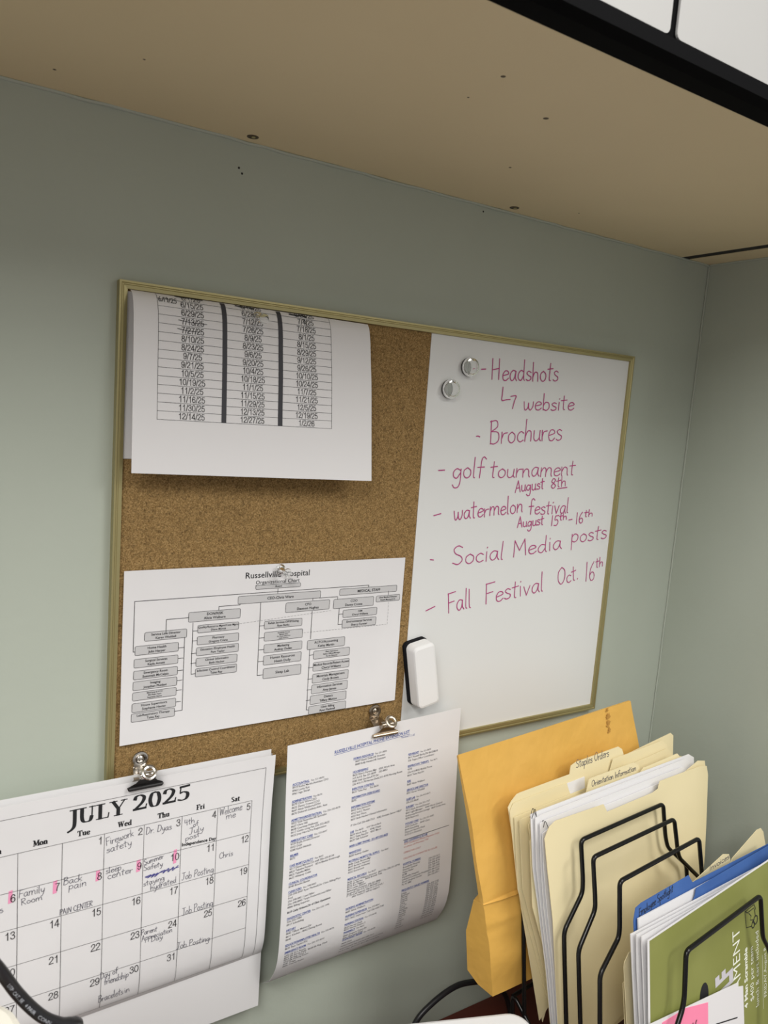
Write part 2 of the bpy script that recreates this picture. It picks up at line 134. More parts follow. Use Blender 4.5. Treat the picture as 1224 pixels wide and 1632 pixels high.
F_A = [(-.23962,.07206),(-.21776,.07167),(-.14219,.07138),(-.13228,.06525),(-.1301,.05922),(-.12301,.03533),(-.12047,.00362)]
F_C = [(-.22479,.06064),(-.20493,.06032),(-.13616,.06174),(-.12783,.05681),(-.12508,.05002),(-.1185,.02617)]
F_E = [(-.20477,.06065),(-.18944,.06052),(-.13574,.06096),(-.13018,.05636),(-.12909,.05246),(-.12477,.03006)]
PAPERS = [(.126,[(-.3726,-.15219),(-.37887,-.09802),(-.38946,-.03347),(-.39714,.00903),(-.40009,.06311),(-.38811,.06354),(-.11549,.05666),(-.10396,.05035),(-.1035,.03539)]),(.129,[(-.37353,-.14975),(-.3794,-.09594),(-.38924,-.03187),(-.39543,.01003),(-.39697,.05993),(-.38606,.06086),(-.12928,.05551),(-.11509,.04858),(-.11462,.03622)]),(.132,[(-.37331,-.14782),(-.37842,-.09448),(-.389,-.0278),(-.39225,.01055),(-.3935,.05541),(-.38404,.05646),(-.14013,.04961),(-.12896,.04394)]),(.1345,[(-.37249,-.1465),(-.37762,-.09325),(-.38747,-.02695),(-.39148,.01158),(-.39287,.04655),(-.38339,.04874),(-.15,.04405),(-.13898,.03838)])]
F_ORIENT = [[(-.30304,.05553),(-.29852,.06787),(-.29411,.06895),(-.21702,.06725),(-.20808,.06286),(-.20314,.05357)],[(-.394,.0465),(-.37811,-.04198),(-.36408,-.16146)]]
STAPLES_TXT = [('Staples Orders',-.30202,.07538,-.24339,.07514,.0087)]
ORIENT_TXT = [('Orientation Information',-.29423,.05977,-.21314,.05771,.00648)]
PAPER_OUT = [[(-.41744,.07478),(-.14171,.06853),(-.13054,.06241),(-.1301,.04792)],[(-.41505,.06573),(-.1501,.05861)],[(-.40613,.05354),(-.15564,.05108)]]
ENV = [[(-.45579,.1168),(-.43857,.03672),(-.42671,-.03417),(-.4259,-.03817),(-.42183,-.05954),(-.41707,-.09576),(-.41406,-.13284)],[(-.45457,.11474),(-.43799,.03648),(-.42426,-.03714),(-.42308,-.03933),(-.42424,-.07432),(-.42115,-.11639),(-.41823,-.12672)],[(-.17269,.11685),(-.14886,.02678)],[(-.36553,-.13333)],[(-.22102,.11626),(-.21652,.09012)]]
CLIPS = [[(-.40033,.05985),(-.39576,.06772),(-.39363,.05996)],[(-.391,.05146),(-.38829,.05687),(-.38311,.04671),(-.38473,.03973)]]
WIRES = [(.15,[(-.37946,-.13287),(-.38133,-.06976),(-.38174,-.04251),(-.35306,-.01545),(-.3521,-.00319),(-.35481,.03657),(-.21035,.03348),(-.20663,-.00191),(-.20218,-.01653),(-.16396,-.04856),(-.16189,-.06092)]),(.168,[(-.38146,-.1198),(-.38314,-.07016),(-.38364,-.04945),(-.3574,-.02026),(-.35764,-.00664),(-.36037,.03056),(-.21871,.02757),(-.21198,-.00968),(-.20798,-.01813),(-.17036,-.05048)]),(.195,[(-.3887,-.09827),(-.38816,-.05365),(-.35932,-.03082),(-.35762,-.02309),(-.35713,.0207),(-.21685,.01944),(-.21152,-.01745)]),(.247,[(-.3467,-.08222),(-.34022,-.07274),(-.3365,-.06364),(-.33301,-.02267),(-.19261,-.02076),(-.18799,-.06529),(-.17661,-.07998)])]
# single stroke handwriting: (advance, strokes); cap height 1, x height .5
HAND = {
'a': (.5, [[(.4,.46),(.22,.5),(.07,.33),(.07,.12),(.18,0),(.32,.12),(.4,.46)],[(.4,.46),(.39,.15),(.47,0)]]),
'b': (.48, [[(.07,1),(.07,.02)],[(.07,.3),(.2,.48),(.38,.42),(.4,.15),(.25,0),(.07,.08)]]),
'c': (.42, [[(.38,.42),(.24,.5),(.08,.35),(.08,.12),(.22,0),(.38,.08)]]),
'd': (.52, [[(.4,.42),(.22,.48),(.07,.3),(.08,.08),(.24,.0),(.4,.25)],[(.42,1),(.4,.15),(.46,0)]]),
'e': (.46, [[(.08,.24),(.4,.34),(.34,.48),(.18,.48),(.07,.28),(.12,.04),(.28,0),(.42,.12)]]),
'f': (.4, [[(.42,.9),(.3,1),(.2,.88),(.18,.5),(.17,0)],[(.02,.5),(.36,.52)]]),
'g': (.5, [[(.4,.42),(.22,.5),(.07,.35),(.08,.12),(.24,.05),(.4,.3)],[(.42,.48),(.41,-.1),(.32,-.38),(.14,-.42),(.04,-.28)]]),
'h': (.48, [[(.07,1),(.06,0)],[(.06,.2),(.18,.46),(.34,.45),(.38,.25),(.38,0)]]),
'i': (.22, [[(.1,.5),(.1,0)],[(.11,.7),(.12,.74)]]),
'j': (.25, [[(.14,.5),(.12,-.3),(0,-.4)],[(.15,.7),(.15,.74)]]),
'k': (.45, [[(.07,1),(.06,0)],[(.36,.5),(.08,.22)],[(.12,.26),(.4,0)]]),
'l': (.22, [[(.1,1),(.08,.12),(.14,0)]]),
'm': (.74, [[(.06,.5),(.06,0)],[(.06,.25),(.18,.48),(.32,.42),(.34,0)],[(.34,.25),(.46,.48),(.62,.42),(.64,.1),(.68,0)]]),
'n': (.48, [[(.06,.5),(.06,0)],[(.06,.22),(.2,.48),(.36,.42),(.38,.1),(.42,0)]]),
'o': (.48, [[(.24,.5),(.08,.36),(.08,.12),(.23,0),(.39,.12),(.4,.36),(.24,.5)]]),
'p': (.48, [[(.07,.5),(.05,-.42)],[(.07,.35),(.22,.5),(.39,.4),(.38,.15),(.22,.03),(.07,.1)]]),
'r': (.36, [[(.06,.5),(.06,0)],[(.06,.2),(.16,.42),(.34,.46)]]),
's': (.4, [[(.34,.44),(.2,.5),(.08,.4),(.18,.28),(.33,.2),(.32,.06),(.16,0),(.04,.06)]]),
't': (.38, [[(.18,.88),(.16,.1),(.24,0)],[(.02,.58),(.36,.62)]]),
'u': (.48, [[(.06,.5),(.07,.12),(.2,0),(.36,.14),(.39,.5)],[(.39,.5),(.38,.12),(.45,0)]]),
'v': (.44, [[(.05,.5),(.2,0)],[(.2,0),(.38,.5)]]),
'w': (.64, [[(.05,.5),(.1,.08),(.18,0),(.28,.15),(.31,.42)],[(.31,.42),(.34,.1),(.44,0),(.56,.2),(.58,.5)]]),
'y': (.46, [[(.06,.5),(.1,.2),(.22,.1),(.36,.25)],[(.4,.5),(.36,.05),(.22,-.36),(.06,-.4)]]),
'A': (.6, [[(.05,0),(.28,1)],[(.28,1),(.52,0)],[(.14,.36),(.44,.38)]]),
'B': (.56, [[(.08,1),(.06,0)],[(.02,.96),(.34,1),(.4,.75),(.1,.54)],[(.1,.54),(.44,.48),(.46,.15),(.24,0),(.04,.03)]]),
'C': (.55, [[(.5,.85),(.3,1),(.08,.7),(.07,.25),(.28,0),(.5,.15)]]),
'D': (.6, [[(.08,1),(.07,0)],[(.03,.98),(.36,.92),(.52,.55),(.38,.1),(.04,0)]]),
'E': (.5, [[(.08,1),(.07,0),(.07,0),(.44,.02)],[(.08,.98),(.44,1)],[(.07,.5),(.38,.52)]]),
'F': (.5, [[(.08,.98),(.06,0)],[(.06,.96),(.5,1)],[(.07,.5),(.4,.54)]]),
'H': (.6, [[(.06,1),(.04,0)],[(.46,1),(.44,0)],[(.05,.46),(.46,.54)]]),
'I': (.24, [[(.1,1),(.1,0)]]),
'J': (.56, [[(.34,1),(.34,.2),(.22,-.05),(.06,.05)],[(.08,.98),(.56,1)]]),
'M': (.7, [[(.06,0),(.1,1)],[(.1,1),(.32,.35)],[(.32,.35),(.56,1)],[(.56,1),(.62,0)]]),
'N': (.6, [[(.06,0),(.08,1)],[(.08,1),(.48,0)],[(.48,0),(.5,1)]]),
'O': (.68, [[(.34,1),(.1,.75),(.08,.28),(.3,0),(.54,.25),(.56,.75),(.34,1)]]),
'P': (.5, [[(.1,1),(.06,0)],[(.04,.94),(.36,1),(.46,.76),(.3,.52),(.08,.46)]]),
'R': (.55, [[(.08,1),(.06,0)],[(.04,.96),(.38,.98),(.42,.7),(.1,.5)],[(.14,.48),(.48,0)]]),
'S': (.55, [[(.46,.9),(.28,1),(.1,.84),(.16,.6),(.4,.42),(.46,.2),(.28,0),(.05,.1)]]),
'T': (.52, [[(.26,1),(.25,0)],[(.02,.98),(.5,1)]]),
'W': (.78, [[(.05,1),(.18,0)],[(.18,0),(.36,.8)],[(.36,.8),(.52,0)],[(.52,0),(.7,1)]]),
'1': (.3, [[(.12,1),(.12,0)]]), '4': (.5, [[(.12,1),(.08,.5),(.42,.5)],[(.36,.9),(.34,0)]]),
'2': (.5, [[(.07,.8),(.22,1),(.4,.8),(.25,.35),(.05,0)],[(.05,0),(.44,.02)]]),
'5': (.5, [[(.44,.98),(.12,.95)],[(.12,.95),(.1,.55),(.3,.58),(.42,.35),(.3,.03),(.05,.03)]]),
'6': (.5, [[(.36,1),(.14,.65),(.07,.25),(.2,0),(.38,.1),(.38,.36),(.22,.46),(.08,.3)]]),
'8': (.5, [[(.25,.52),(.1,.7),(.24,1),(.4,.78),(.25,.52),(.08,.25),(.24,0),(.42,.22),(.25,.52)]]),
'9': (.46, [[(.38,.85),(.2,1),(.08,.78),(.2,.56),(.38,.8),(.34,.3),(.28,0)]]),
'/': (.34, [[(.04,-.05),(.3,1)]]), '.': (.2, [[(.08,.0),(.09,.05)]]), '-': (.3, [[(.04,.4),(.26,.42)]]),
' ': (.32, []),
}
# broad-nib serif skeletons: (advance, [(half-width or 0 for nib, points)]) cap height 1
SERIF = {
'J': (.62, [('n',[(.44,1),(.44,.2),(.4,-.12),(.27,-.3),(.06,-.42)]),('s',[(.18,.98),(.68,.98)])]),
'U': (.98, [('n',[(.22,1),(.22,.38),(.3,.1),(.5,.03),(.68,.1),(.76,.38)]),('t',[(.78,1),(.77,.34)]),('s',[(.02,.98),(.44,.98)]),('s',[(.62,.98),(.95,.98)])]),
'L': (.78, [('n',[(.25,1),(.25,0)]),('s',[(.04,.98),(.5,.98)]),('s',[(.04,.03),(.7,.03)]),('t',[(.7,.03),(.74,.32)])]),
'Y': (.95, [('n',[(.18,1),(.5,.45)]),('t',[(.86,1),(.52,.45)]),('n',[(.5,.48),(.5,0)]),('s',[(0,.98),(.42,.98)]),('s',[(.66,.98),(1.0,.98)]),('s',[(.28,.02),(.74,.02)])]),
'2': (.76, [('n',[(.1,.7),(.16,.9),(.36,.97),(.54,.85),(.56,.68),(.44,.42),(.1,.06)]),('b',[(.06,.07),(.66,.07)]),('t',[(.66,.07),(.7,.3)])]),
'0': (.76, [('n',[(.36,.97),(.2,.88),(.12,.5),(.2,.12),(.36,.03),(.52,.12),(.6,.5),(.52,.88),(.36,.97)])]),
'5': (.74, [('b',[(.18,.92),(.64,.95)]),('t',[(.2,.95),(.17,.52)]),('n',[(.17,.52),(.34,.58),(.54,.48),(.58,.28),(.48,.08),(.28,.03),(.06,.1)])]),
'M': (1.0, [('t',[(.16,1),(.14,0)]),('n',[(.2,1),(.46,.1)]),('t',[(.46,.1),(.78,1)]),('n',[(.82,1),(.84,0)]),('s',[(0,.98),(.26,.98)]),('s',[(.72,.98),(.98,.98)]),('s',[(0,.02),(.3,.02)]),('s',[(.68,.02),(1.,.02)])]),
'T': (.8, [('n',[(.38,1),(.38,0)]),('b',[(.02,.95),(.74,.95)]),('t',[(.02,1),(.02,.72)]),('t',[(.74,1),(.74,.72)]),('s',[(.2,.02),(.56,.02)])]),
'W': (1.15, [('n',[(.14,1),(.34,.05)]),('t',[(.34,.05),(.55,.95)]),('n',[(.55,.95),(.76,.05)]),('t',[(.76,.05),(.98,1)]),('s',[(0,.98),(.3,.98)]),('s',[(.42,.98),(.68,.98)]),('s',[(.86,.98),(1.1,.98)])]),
'F': (.74, [('n',[(.2,1),(.2,0)]),('b',[(.04,.95),(.66,.95)]),('t',[(.66,1),(.66,.7)]),('s',[(.2,.5),(.5,.5)]),('s',[(.02,.02),(.4,.02)])]),
'S': (.7, [('n',[(.56,.86),(.36,.97),(.16,.86),(.2,.64),(.46,.42),(.54,.2),(.36,.03),(.1,.12)])]),
'o': (.62, [('n',[(.3,.62),(.14,.52),(.1,.32),(.15,.1),(.3,.02),(.45,.1),(.5,.32),(.45,.52),(.3,.62)])]),
'n': (.7, [('n',[(.16,.64),(.16,0)]),('n',[(.2,.5),(.36,.62),(.5,.5),(.5,0)]),('s',[(.02,.02),(.3,.02)]),('s',[(.38,.02),(.64,.02)])]),
'u': (.7, [('n',[(.16,.64),(.16,.16),(.28,.03),(.46,.12)]),('n',[(.5,.64),(.5,0)]),('s',[(.02,.62),(.18,.62)]),('s',[(.36,.62),(.5,.62)]),('s',[(.5,.02),(.64,.02)])]),
'e': (.6, [('t',[(.12,.34),(.5,.36)]),('n',[(.5,.38),(.42,.58),(.28,.62),(.13,.5),(.11,.24),(.2,.05),(.34,.02),(.5,.12)])]),
'd': (.7, [('n',[(.46,.55),(.28,.6),(.13,.45),(.12,.2),(.24,.03),(.46,.12)]),('n',[(.5,1),(.5,0)]),('s',[(.36,.98),(.5,.98)]),('s',[(.5,.02),(.64,.02)])]),
'h': (.7, [('n',[(.16,1),(.16,0)]),('n',[(.2,.5),(.36,.62),(.5,.5),(.5,0)]),('s',[(.02,.98),(.16,.98)]),('s',[(.02,.02),(.3,.02)]),('s',[(.38,.02),(.64,.02)])]),
'r': (.52, [('n',[(.16,.64),(.16,0)]),('n',[(.2,.48),(.3,.6),(.44,.58)]),('s',[(.02,.62),(.16,.62)]),('s',[(.02,.02),(.32,.02)])]),
'i': (.36, [('n',[(.17,.64),(.17,0)]),('n',[(.17,.92),(.17,.8)]),('s',[(.03,.62),(.17,.62)]),('s',[(.02,.02),(.32,.02)])]),
'a': (.62, [('n',[(.12,.52),(.26,.62),(.42,.54),(.44,.0)]),('n',[(.42,.36),(.2,.3),(.12,.14),(.24,.02),(.42,.12)]),('s',[(.44,.02),(.58,.02)])]),
't': (.46, [('n',[(.2,.82),(.2,.12),(.28,.03),(.42,.06)]),('s',[(.03,.6),(.42,.6)])]),
' ': (.4, []),
}
# uniform-stroke numerals: (advance, strokes) cap height 1
SANS = {
'0': (.66, [[(.33,.97),(.17,.88),(.09,.65),(.08,.5),(.09,.35),(.17,.12),(.33,.03),(.49,.12),(.57,.35),(.58,.5),(.57,.65),(.49,.88),(.33,.97)]]),
'1': (.66, [[(.16,.74),(.28,.79),(.36,.88),(.39,1)],[(.39,1),(.39,0)]]),
'2': (.66, [[(.1,.68),(.13,.85),(.24,.95),(.36,.97),(.5,.9),(.55,.74),(.5,.58),(.34,.4),(.17,.24),(.09,.05)],[(.05,.05),(.58,.05)]]),
'3': (.66, [[(.1,.74),(.16,.9),(.32,.97),(.47,.91),(.52,.76),(.45,.6),(.27,.54)],[(.27,.54),(.48,.47),(.57,.28),(.5,.1),(.33,.03),(.16,.09),(.08,.26)]]),
'4': (.66, [[(.44,1),(.44,0)],[(.42,.96),(.06,.3)],[(.04,.28),(.6,.28)]]),
'5': (.66, [[(.53,.95),(.17,.95)],[(.17,.95),(.11,.5)],[(.11,.5),(.22,.6),(.36,.62),(.51,.52),(.56,.33),(.5,.12),(.33,.03),(.16,.09),(.08,.25)]]),
'6': (.66, [[(.54,.76),(.47,.92),(.34,.97),(.18,.88),(.1,.65),(.08,.4),(.13,.15),(.32,.03),(.5,.12),(.56,.32),(.49,.53),(.33,.61),(.17,.53),(.1,.36)]]),
'7': (.66, [[(.07,.95),(.57,.95)],[(.57,.93),(.4,.65),(.29,.35),(.24,0)]]),
'8': (.66, [[(.33,.97),(.17,.9),(.13,.75),(.2,.6),(.33,.54),(.46,.6),(.53,.75),(.49,.9),(.33,.97)],[(.33,.54),(.16,.46),(.08,.28),(.16,.1),(.33,.03),(.5,.1),(.58,.28),(.5,.46),(.33,.54)]]),
'/': (.36, [[(.04,-.02),(.32,1)]]),
}
SANS['9'] = (.66, [[(.66-x, 1-y) for x, y in SANS['6'][1][0]]])
# ---------------------------------------------------------------- materials
def mat(name, col, rough=.6, metal=0., spec=.5, **kw):
    m = bpy.data.materials.new(name); m.use_nodes = True
    b = m.node_tree.nodes['Principled BSDF']
    b.inputs['Base Color'].default_value = (*col, 1); b.inputs['Roughness'].default_value = rough
    b.inputs['Metallic'].default_value = metal; b.inputs['Specular IOR Level'].default_value = spec
    for k, v in kw.items(): b.inputs[k].default_value = v
    return m
def nodes(m): return m.node_tree.nodes, m.node_tree.links, m.node_tree.nodes['Principled BSDF']
def noise_mix(m, c1, c2, scale, lo=.4, hi=.6, detail=4, bump=0, bscale=None, dist=.001):
    n, l, b = nodes(m)
    tc = n.new('ShaderNodeTexCoord'); t = n.new('ShaderNodeTexNoise')
    t.inputs['Scale'].default_value = scale; t.inputs['Detail'].default_value = detail
    l.new(tc.outputs['Object'], t.inputs['Vector'])
    r = n.new('ShaderNodeValToRGB')
    r.color_ramp.elements[0].position = lo; r.color_ramp.elements[1].position = hi
    r.color_ramp.elements[0].color = (*c1, 1); r.color_ramp.elements[1].color = (*c2, 1)
    l.new(t.outputs['Fac'], r.inputs['Fac']); l.new(r.outputs['Color'], b.inputs['Base Color'])
    if bump:
        t2 = n.new('ShaderNodeTexNoise'); t2.inputs['Scale'].default_value = bscale or scale; t2.inputs['Detail'].default_value = 3
        l.new(tc.outputs['Object'], t2.inputs['Vector'])
        bp = n.new('ShaderNodeBump'); bp.inputs['Strength'].default_value = bump; bp.inputs['Distance'].default_value = dist
        l.new(t2.outputs['Fac'], bp.inputs['Height']); l.new(bp.outputs['Normal'], b.inputs['Normal'])
    return m
MT = {}
MT['wall'] = noise_mix(mat('wall_paint', (.42, .45, .385), .55, spec=.3), (.405, .442, .378), (.43, .467, .402), 5, .3, .7, 3, .22, 110, .001)
MT['floor'] = noise_mix(mat('carpet', (.2, .2, .2), .9), (.16, .16, .17), (.24, .23, .22), 90)
MT['ceil'] = mat('ceiling_tile', (.75, .75, .73), .8)
MT['cream'] = noise_mix(mat('cream_laminate', (.62, .5, .33), .5, spec=.35), (.72, .61, .385), (.76, .645, .41), 4, .3, .7, 3)
MT['black'] = mat('black_vinyl', (.0025, .0025, .003), .65, spec=.035)
MT['darkslot'] = mat('dark_gap', (.012, .011, .01), .7)
MT['door'] = noise_mix(mat('white_laminate', (.72, .71, .68), .4), (.375, .372, .36), (.415, .41, .398), 9, .25, .5, 2)
MT['gold'] = mat('gold_anodised_aluminium', (.42, .365, .18), .40, .75)
MT['paper'] = noise_mix(mat('white_paper', (.80, .785, .78), .75, spec=.2), (.675, .665, .672), (.705, .695, .702), 14, .3, .7, 3, .12, 22, .004)
MT['paper2'] = mat('smooth_white_paper', (.70, .69, .695), .7, spec=.2)
MT['ink'] = mat('black_ink', (.02, .02, .022), .6, spec=.2)
MT['greyink'] = mat('grey_ink', (.13, .13, .14), .6, spec=.2)
MT['barink'] = mat('dark_grey_bar', (.055, .055, .062), .6, spec=.2)
MT['boxfill'] = mat('grey_box_fill', (.51, .505, .51), .7, spec=.2)
MT['blueink'] = mat('blue_ink', (.08, .115, .34), .6, spec=.2)
MT['redink'] = mat('red_ink', (.5, .16, .14), .6, spec=.2)
MT['penink'] = mat('dark_pen_ink', (.09, .09, .12), .55, spec=.2)
MT['penblue'] = mat('blue_pen_ink', (.06, .06, .25), .55, spec=.2)
MT['pencil'] = mat('faint_pencil', (.16, .16, .18), .55, spec=.2)
MT['marker'] = mat('magenta_marker', (.42, .05, .19), .45, spec=.3)
MT['pink'] = mat('pink_highlighter', (.80, .30, .48), .7, spec=.2)
MT['wb'] = mat('whiteboard_enamel', (.68, .685, .675), .28, spec=.35)
MT['steel'] = mat('nickel_steel', (.62, .59, .55), .22, 1.)
MT['brass'] = mat('dark_nickel_steel', (.42, .36, .29), .28, 1.)
MT['clipblack'] = mat('black_clip_steel', (.015, .014, .014), .3, .3)
MT['glass'] = mat('clear_plastic', (.97, .98, .97), .06, spec=.5, **{'Transmission Weight': 1., 'IOR': 1.45})
MT['magnet'] = mat('dark_magnet', (.06, .06, .06), .35, .6)
MT['silverdisc'] = mat('pale_disc', (.62, .63, .6), .4, .2)
MT['felt'] = mat('black_felt', (.012, .012, .014), .9, spec=.1)
MT['eraser'] = mat('white_plastic', (.74, .735, .73), .35)
MT['manila'] = noise_mix(mat('manila_card', (.76, .64, .385), .7, spec=.2), (.70, .61, .375), (.74, .645, .405), 12, .3, .7, 3)
MT['kraft'] = noise_mix(mat('golden_kraft_paper', (.72, .43, .115), .6, spec=.25), (.60, .345, .072), (.66, .385, .092), 9, .3, .7, 4, .7, 26, .004)
MT['smudge'] = mat('brown_smudge', (.42, .22, .05), .7, spec=.2)
MT['wire'] = mat('black_powder_coat', (.004, .0038, .0038), .25, spec=.32)
MT['blue'] = noise_mix(mat('blue_card', (.055, .13, .36), .65, spec=.2), (.05, .12, .34), (.06, .14, .38), 20)
MT['green'] = noise_mix(mat('olive_green_print', (.21, .245, .055), .55, spec=.25), (.215, .23, .062), (.24, .255, .075), 12)
MT['lilac'] = mat('lilac_print', (.55, .53, .56), .6, spec=.2)
MT['whiteprint'] = mat('white_print', (.80, .82, .72), .6, spec=.2)
MT['hotpink'] = mat('pink_paper', (.88, .25, .40), .7, spec=.2)
MT['desk'] = noise_mix(mat('dark_cherry_laminate', (.10, .018, .010), .35), (.085, .014, .008), (.12, .022, .012), 7)
MT['plastic'] = mat('silver_white_plastic', (.66, .66, .66), .38, spec=.4)
MT['cream_plastic'] = mat('cream_plastic', (.78, .75, .66), .45)
MT['cable'] = mat('black_cable_jacket', (.010, .010, .012), .38, spec=.5)
MT['cabletext'] = mat('pale_cable_print', (.42, .44, .48), .6)
MT['screw'] = mat('brown_screw', (.10, .075, .045), .45, .6)
# cork: granules of several browns
m = mat('cork', (.3, .17, .06), .85, spec=.15); n, l, b = nodes(m)
tc = n.new('ShaderNodeTexCoord')
v1 = n.new('ShaderNodeTexNoise'); v1.inputs['Scale'].default_value = 900; v1.inputs['Detail'].default_value = 3; v1.inputs['Roughness'].default_value = .65
v2 = n.new('ShaderNodeTexVoronoi'); v2.inputs['Scale'].default_value = 480
l.new(tc.outputs['Object'], v1.inputs['Vector']); l.new(tc.outputs['Object'], v2.inputs['Vector'])
r1 = n.new('ShaderNodeValToRGB'); e = r1.color_ramp.elements
e[0].position = .30; e[0].color = (.10, .055, .019, 1); e[1].position = .72; e[1].color = (.35, .235, .105, 1)
k = e.new(.86); k.color = (.52, .38, .20, 1); k = e.new(.5); k.color = (.205, .128, .05, 1)
l.new(v1.outputs['Fac'], r1.inputs['Fac'])
mx = n.new('ShaderNodeMixRGB'); mx.blend_type = 'OVERLAY'; mx.inputs['Fac'].default_value = .35
l.new(r1.outputs['Color'], mx.inputs[1]); l.new(v2.outputs['Color'], mx.inputs[2])
hs = n.new('ShaderNodeHueSaturation'); hs.inputs['Saturation'].default_value = .0
l.new(v2.outputs['Color'], hs.inputs['Color']); l.new(hs.outputs['Color'], mx.inputs[2])
l.new(mx.outputs['Color'], b.inputs['Base Color'])
bp = n.new('ShaderNodeBump'); bp.inputs['Strength'].default_value = .4; bp.inputs['Distance'].default_value = .001
l.new(v1.outputs['Fac'], bp.inputs['Height']); l.new(bp.outputs['Normal'], b.inputs['Normal'])
MT['cork'] = m

# ---------------------------------------------------------------- objects
def tag(o, label=None, cat=None, group=None, kind=None):
    if label: o['label'] = label
    if cat: o['category'] = cat
    if group: o['group'] = group
    if kind: o['kind'] = kind
    return o
def thing(name, loc, label, cat, group=None):
    o = bpy.data.objects.new(name, None); o.empty_display_size = .02; COL.objects.link(o)
    o.location = (loc[0], loc[1], loc[2]+ZO)
    return tag(o, label, cat, group)
def worldloc(o):
    p = Vector((0, 0, 0))
    while o: p += o.location; o = o.parent
    return p

class MB:
    def __init__(s): s.v = []; s.f = []; s.k = 0
    def add(s, vs, fs):
        k = len(s.v); s.v += [tuple(float(q) for q in v) for v in vs]; s.f += [tuple(i+k for i in f) for f in fs]; return s
    def box(s, c, size, ax=None):
        ax = ax or ((1, 0, 0), (0, 1, 0), (0, 0, 1))
        X, Y, Z = (np.array(a, float)*q/2 for a, q in zip(ax, size)); c = np.array(c, float)
        vs = [c+i*X+j*Y+k*Z for k in (-1, 1) for j in (-1, 1) for i in (-1, 1)]
        return s.add(vs, [(0, 2, 3, 1), (4, 5, 7, 6), (0, 1, 5, 4), (2, 6, 7, 3), (0, 4, 6, 2), (1, 3, 7, 5)])
    def lohi(s, lo, hi):
        lo, hi = np.array(lo, float), np.array(hi, float); return s.box((lo+hi)/2, hi-lo)
    def tube(s, pts, r, seg=10, cap=True):
        P = [Vector(p) for p in pts]; n = len(P)
        T = []
        for i in range(n):
            a = (P[i]-P[i-1]).normalized() if i else None; b_ = (P[i+1]-P[i]).normalized() if i < n-1 else None
            T.append(((a or b_)+(b_ or a)).normalized())
        u = T[0].orthogonal().normalized(); vs = []; fs = []
        rr = r if hasattr(r, '__len__') else [r]*n
        for i in range(n):
            u = (u-T[i]*u.dot(T[i])).normalized(); w_ = T[i].cross(u)
            for k in range(seg):
                a = 2*math.pi*k/seg; vs.append(P[i]+(u*math.cos(a)+w_*math.sin(a))*rr[i])
        for i in range(n-1):
            for k in range(seg):
                fs.append((i*seg+k, i*seg+(k+1) % seg, (i+1)*seg+(k+1) % seg, (i+1)*seg+k))
        if cap: fs += [tuple(range(seg))[::-1], tuple((n-1)*seg+k for k in range(seg))]
        return s.add(vs, fs)
    def lathe(s, o, axis, prof, seg=28):
        a = Vector(axis).normalized(); u = a.orthogonal().normalized(); w_ = a.cross(u); o = Vector(o); vs = []; fs = []; m_ = len(prof)
        for k in range(seg):
            t = 2*math.pi*k/seg
            for (r, h) in prof: vs.append(o+a*h+(u*math.cos(t)+w_*math.sin(t))*r)
        for k in range(seg):
            for j in range(m_-1):
                fs.append((k*m_+j, k*m_+j+1, ((k+1) % seg)*m_+j+1, ((k+1) % seg)*m_+j))
        return s.add(vs, fs)
    def ring(s, c, axis, R, r, seg=24, sub=8, sx=1.):
        a = Vector(axis).normalized(); u = a.orthogonal().normalized(); w_ = a.cross(u); c = Vector(c); vs = []; fs = []
        for k in range(seg):
            t = 2*math.pi*k/seg; d = u*math.cos(t)+w_*math.sin(t)
            for j in range(sub):
                q = 2*math.pi*j/sub; vs.append(c+d*(R+r*math.cos(q))+a*(r*sx*math.sin(q)))
        for k in range(seg):
            for j in range(sub): fs.append((k*sub+j, ((k+1) % seg)*sub+j, ((k+1) % seg)*sub+(j+1) % sub, k*sub+(j+1) % sub))
        return s.add(vs, fs)
    def prism(s, S, out, th, off=0.):           # outline on a plane, extruded backwards
        out = [np.array(p, float) for p in out]; n = len(out)
        tri = tessellate_polygon([[Vector((p[0], p[1], 0)) for p in out]])
        F = [S(*p)+S.N*off for p in out]; B = [p-S.N*th for p in F]
        fs = [tuple(t) for t in tri]+[tuple(i+n for i in t[::-1]) for t in tri]+[(i, (i+1) % n, (i+1) % n+n, i+n) for i in range(n)]
        return s.add(F+B, fs)
    def sheet(s, S, w_, h, nx, ny, th=.00025, rip=0.):
        F = []; B = []
        for j in range(ny+1):
            for i in range(nx+1):
                x, y = w_*i/nx, -h*j/ny
                p, nn = pn(S, x, y)
                F.append(p+nn*th/2); B.append(p-nn*th/2)
        k = len(F); W = nx+1; fs = []
        for j in range(ny):
            for i in range(nx):
                a = j*W+i; fs.append((a, a+W, a+W+1, a+1)); fs.append((a+k, a+1+k, a+W+1+k, a+W+k))
        for i in range(nx): fs.append((i, i+1, i+1+k, i+k)); a = ny*W+i; fs.append((a, a+k, a+1+k, a+1))
        for j in range(ny): a = j*W; fs.append((a, a+k, a+W+k, a+W)); a = j*W+nx; fs.append((a, a+W, a+W+k, a+k))
        return s.add(F+B, fs)
    def decal(s, S, vs, fs, off=.0003, lift=False):         # flat 2-D mesh laid onto a surface
        out = []; s.k = (s.k+1) % 14             # a hair of extra height per stroke keeps crossings from sharing a plane
        for i, (x, y) in enumerate(vs):
            p, nn = pn(S, x, y); out.append(p+nn*(off+s.k*7e-6+(i*1e-6 if lift else 0)))
        return s.add(out, fs)
    def rect(s, S, x0, y0, x1, y1, off=.0003, n=1):
        vs = []; fs = []
        for j in range(n+1):
            y = y0+(y1-y0)*j/n; vs += [(x0, y), (x1, y)]
        for j in range(n): fs.append((2*j, 2*j+1, 2*j+3, 2*j+2))
        return s.decal(S, vs, fs, off)
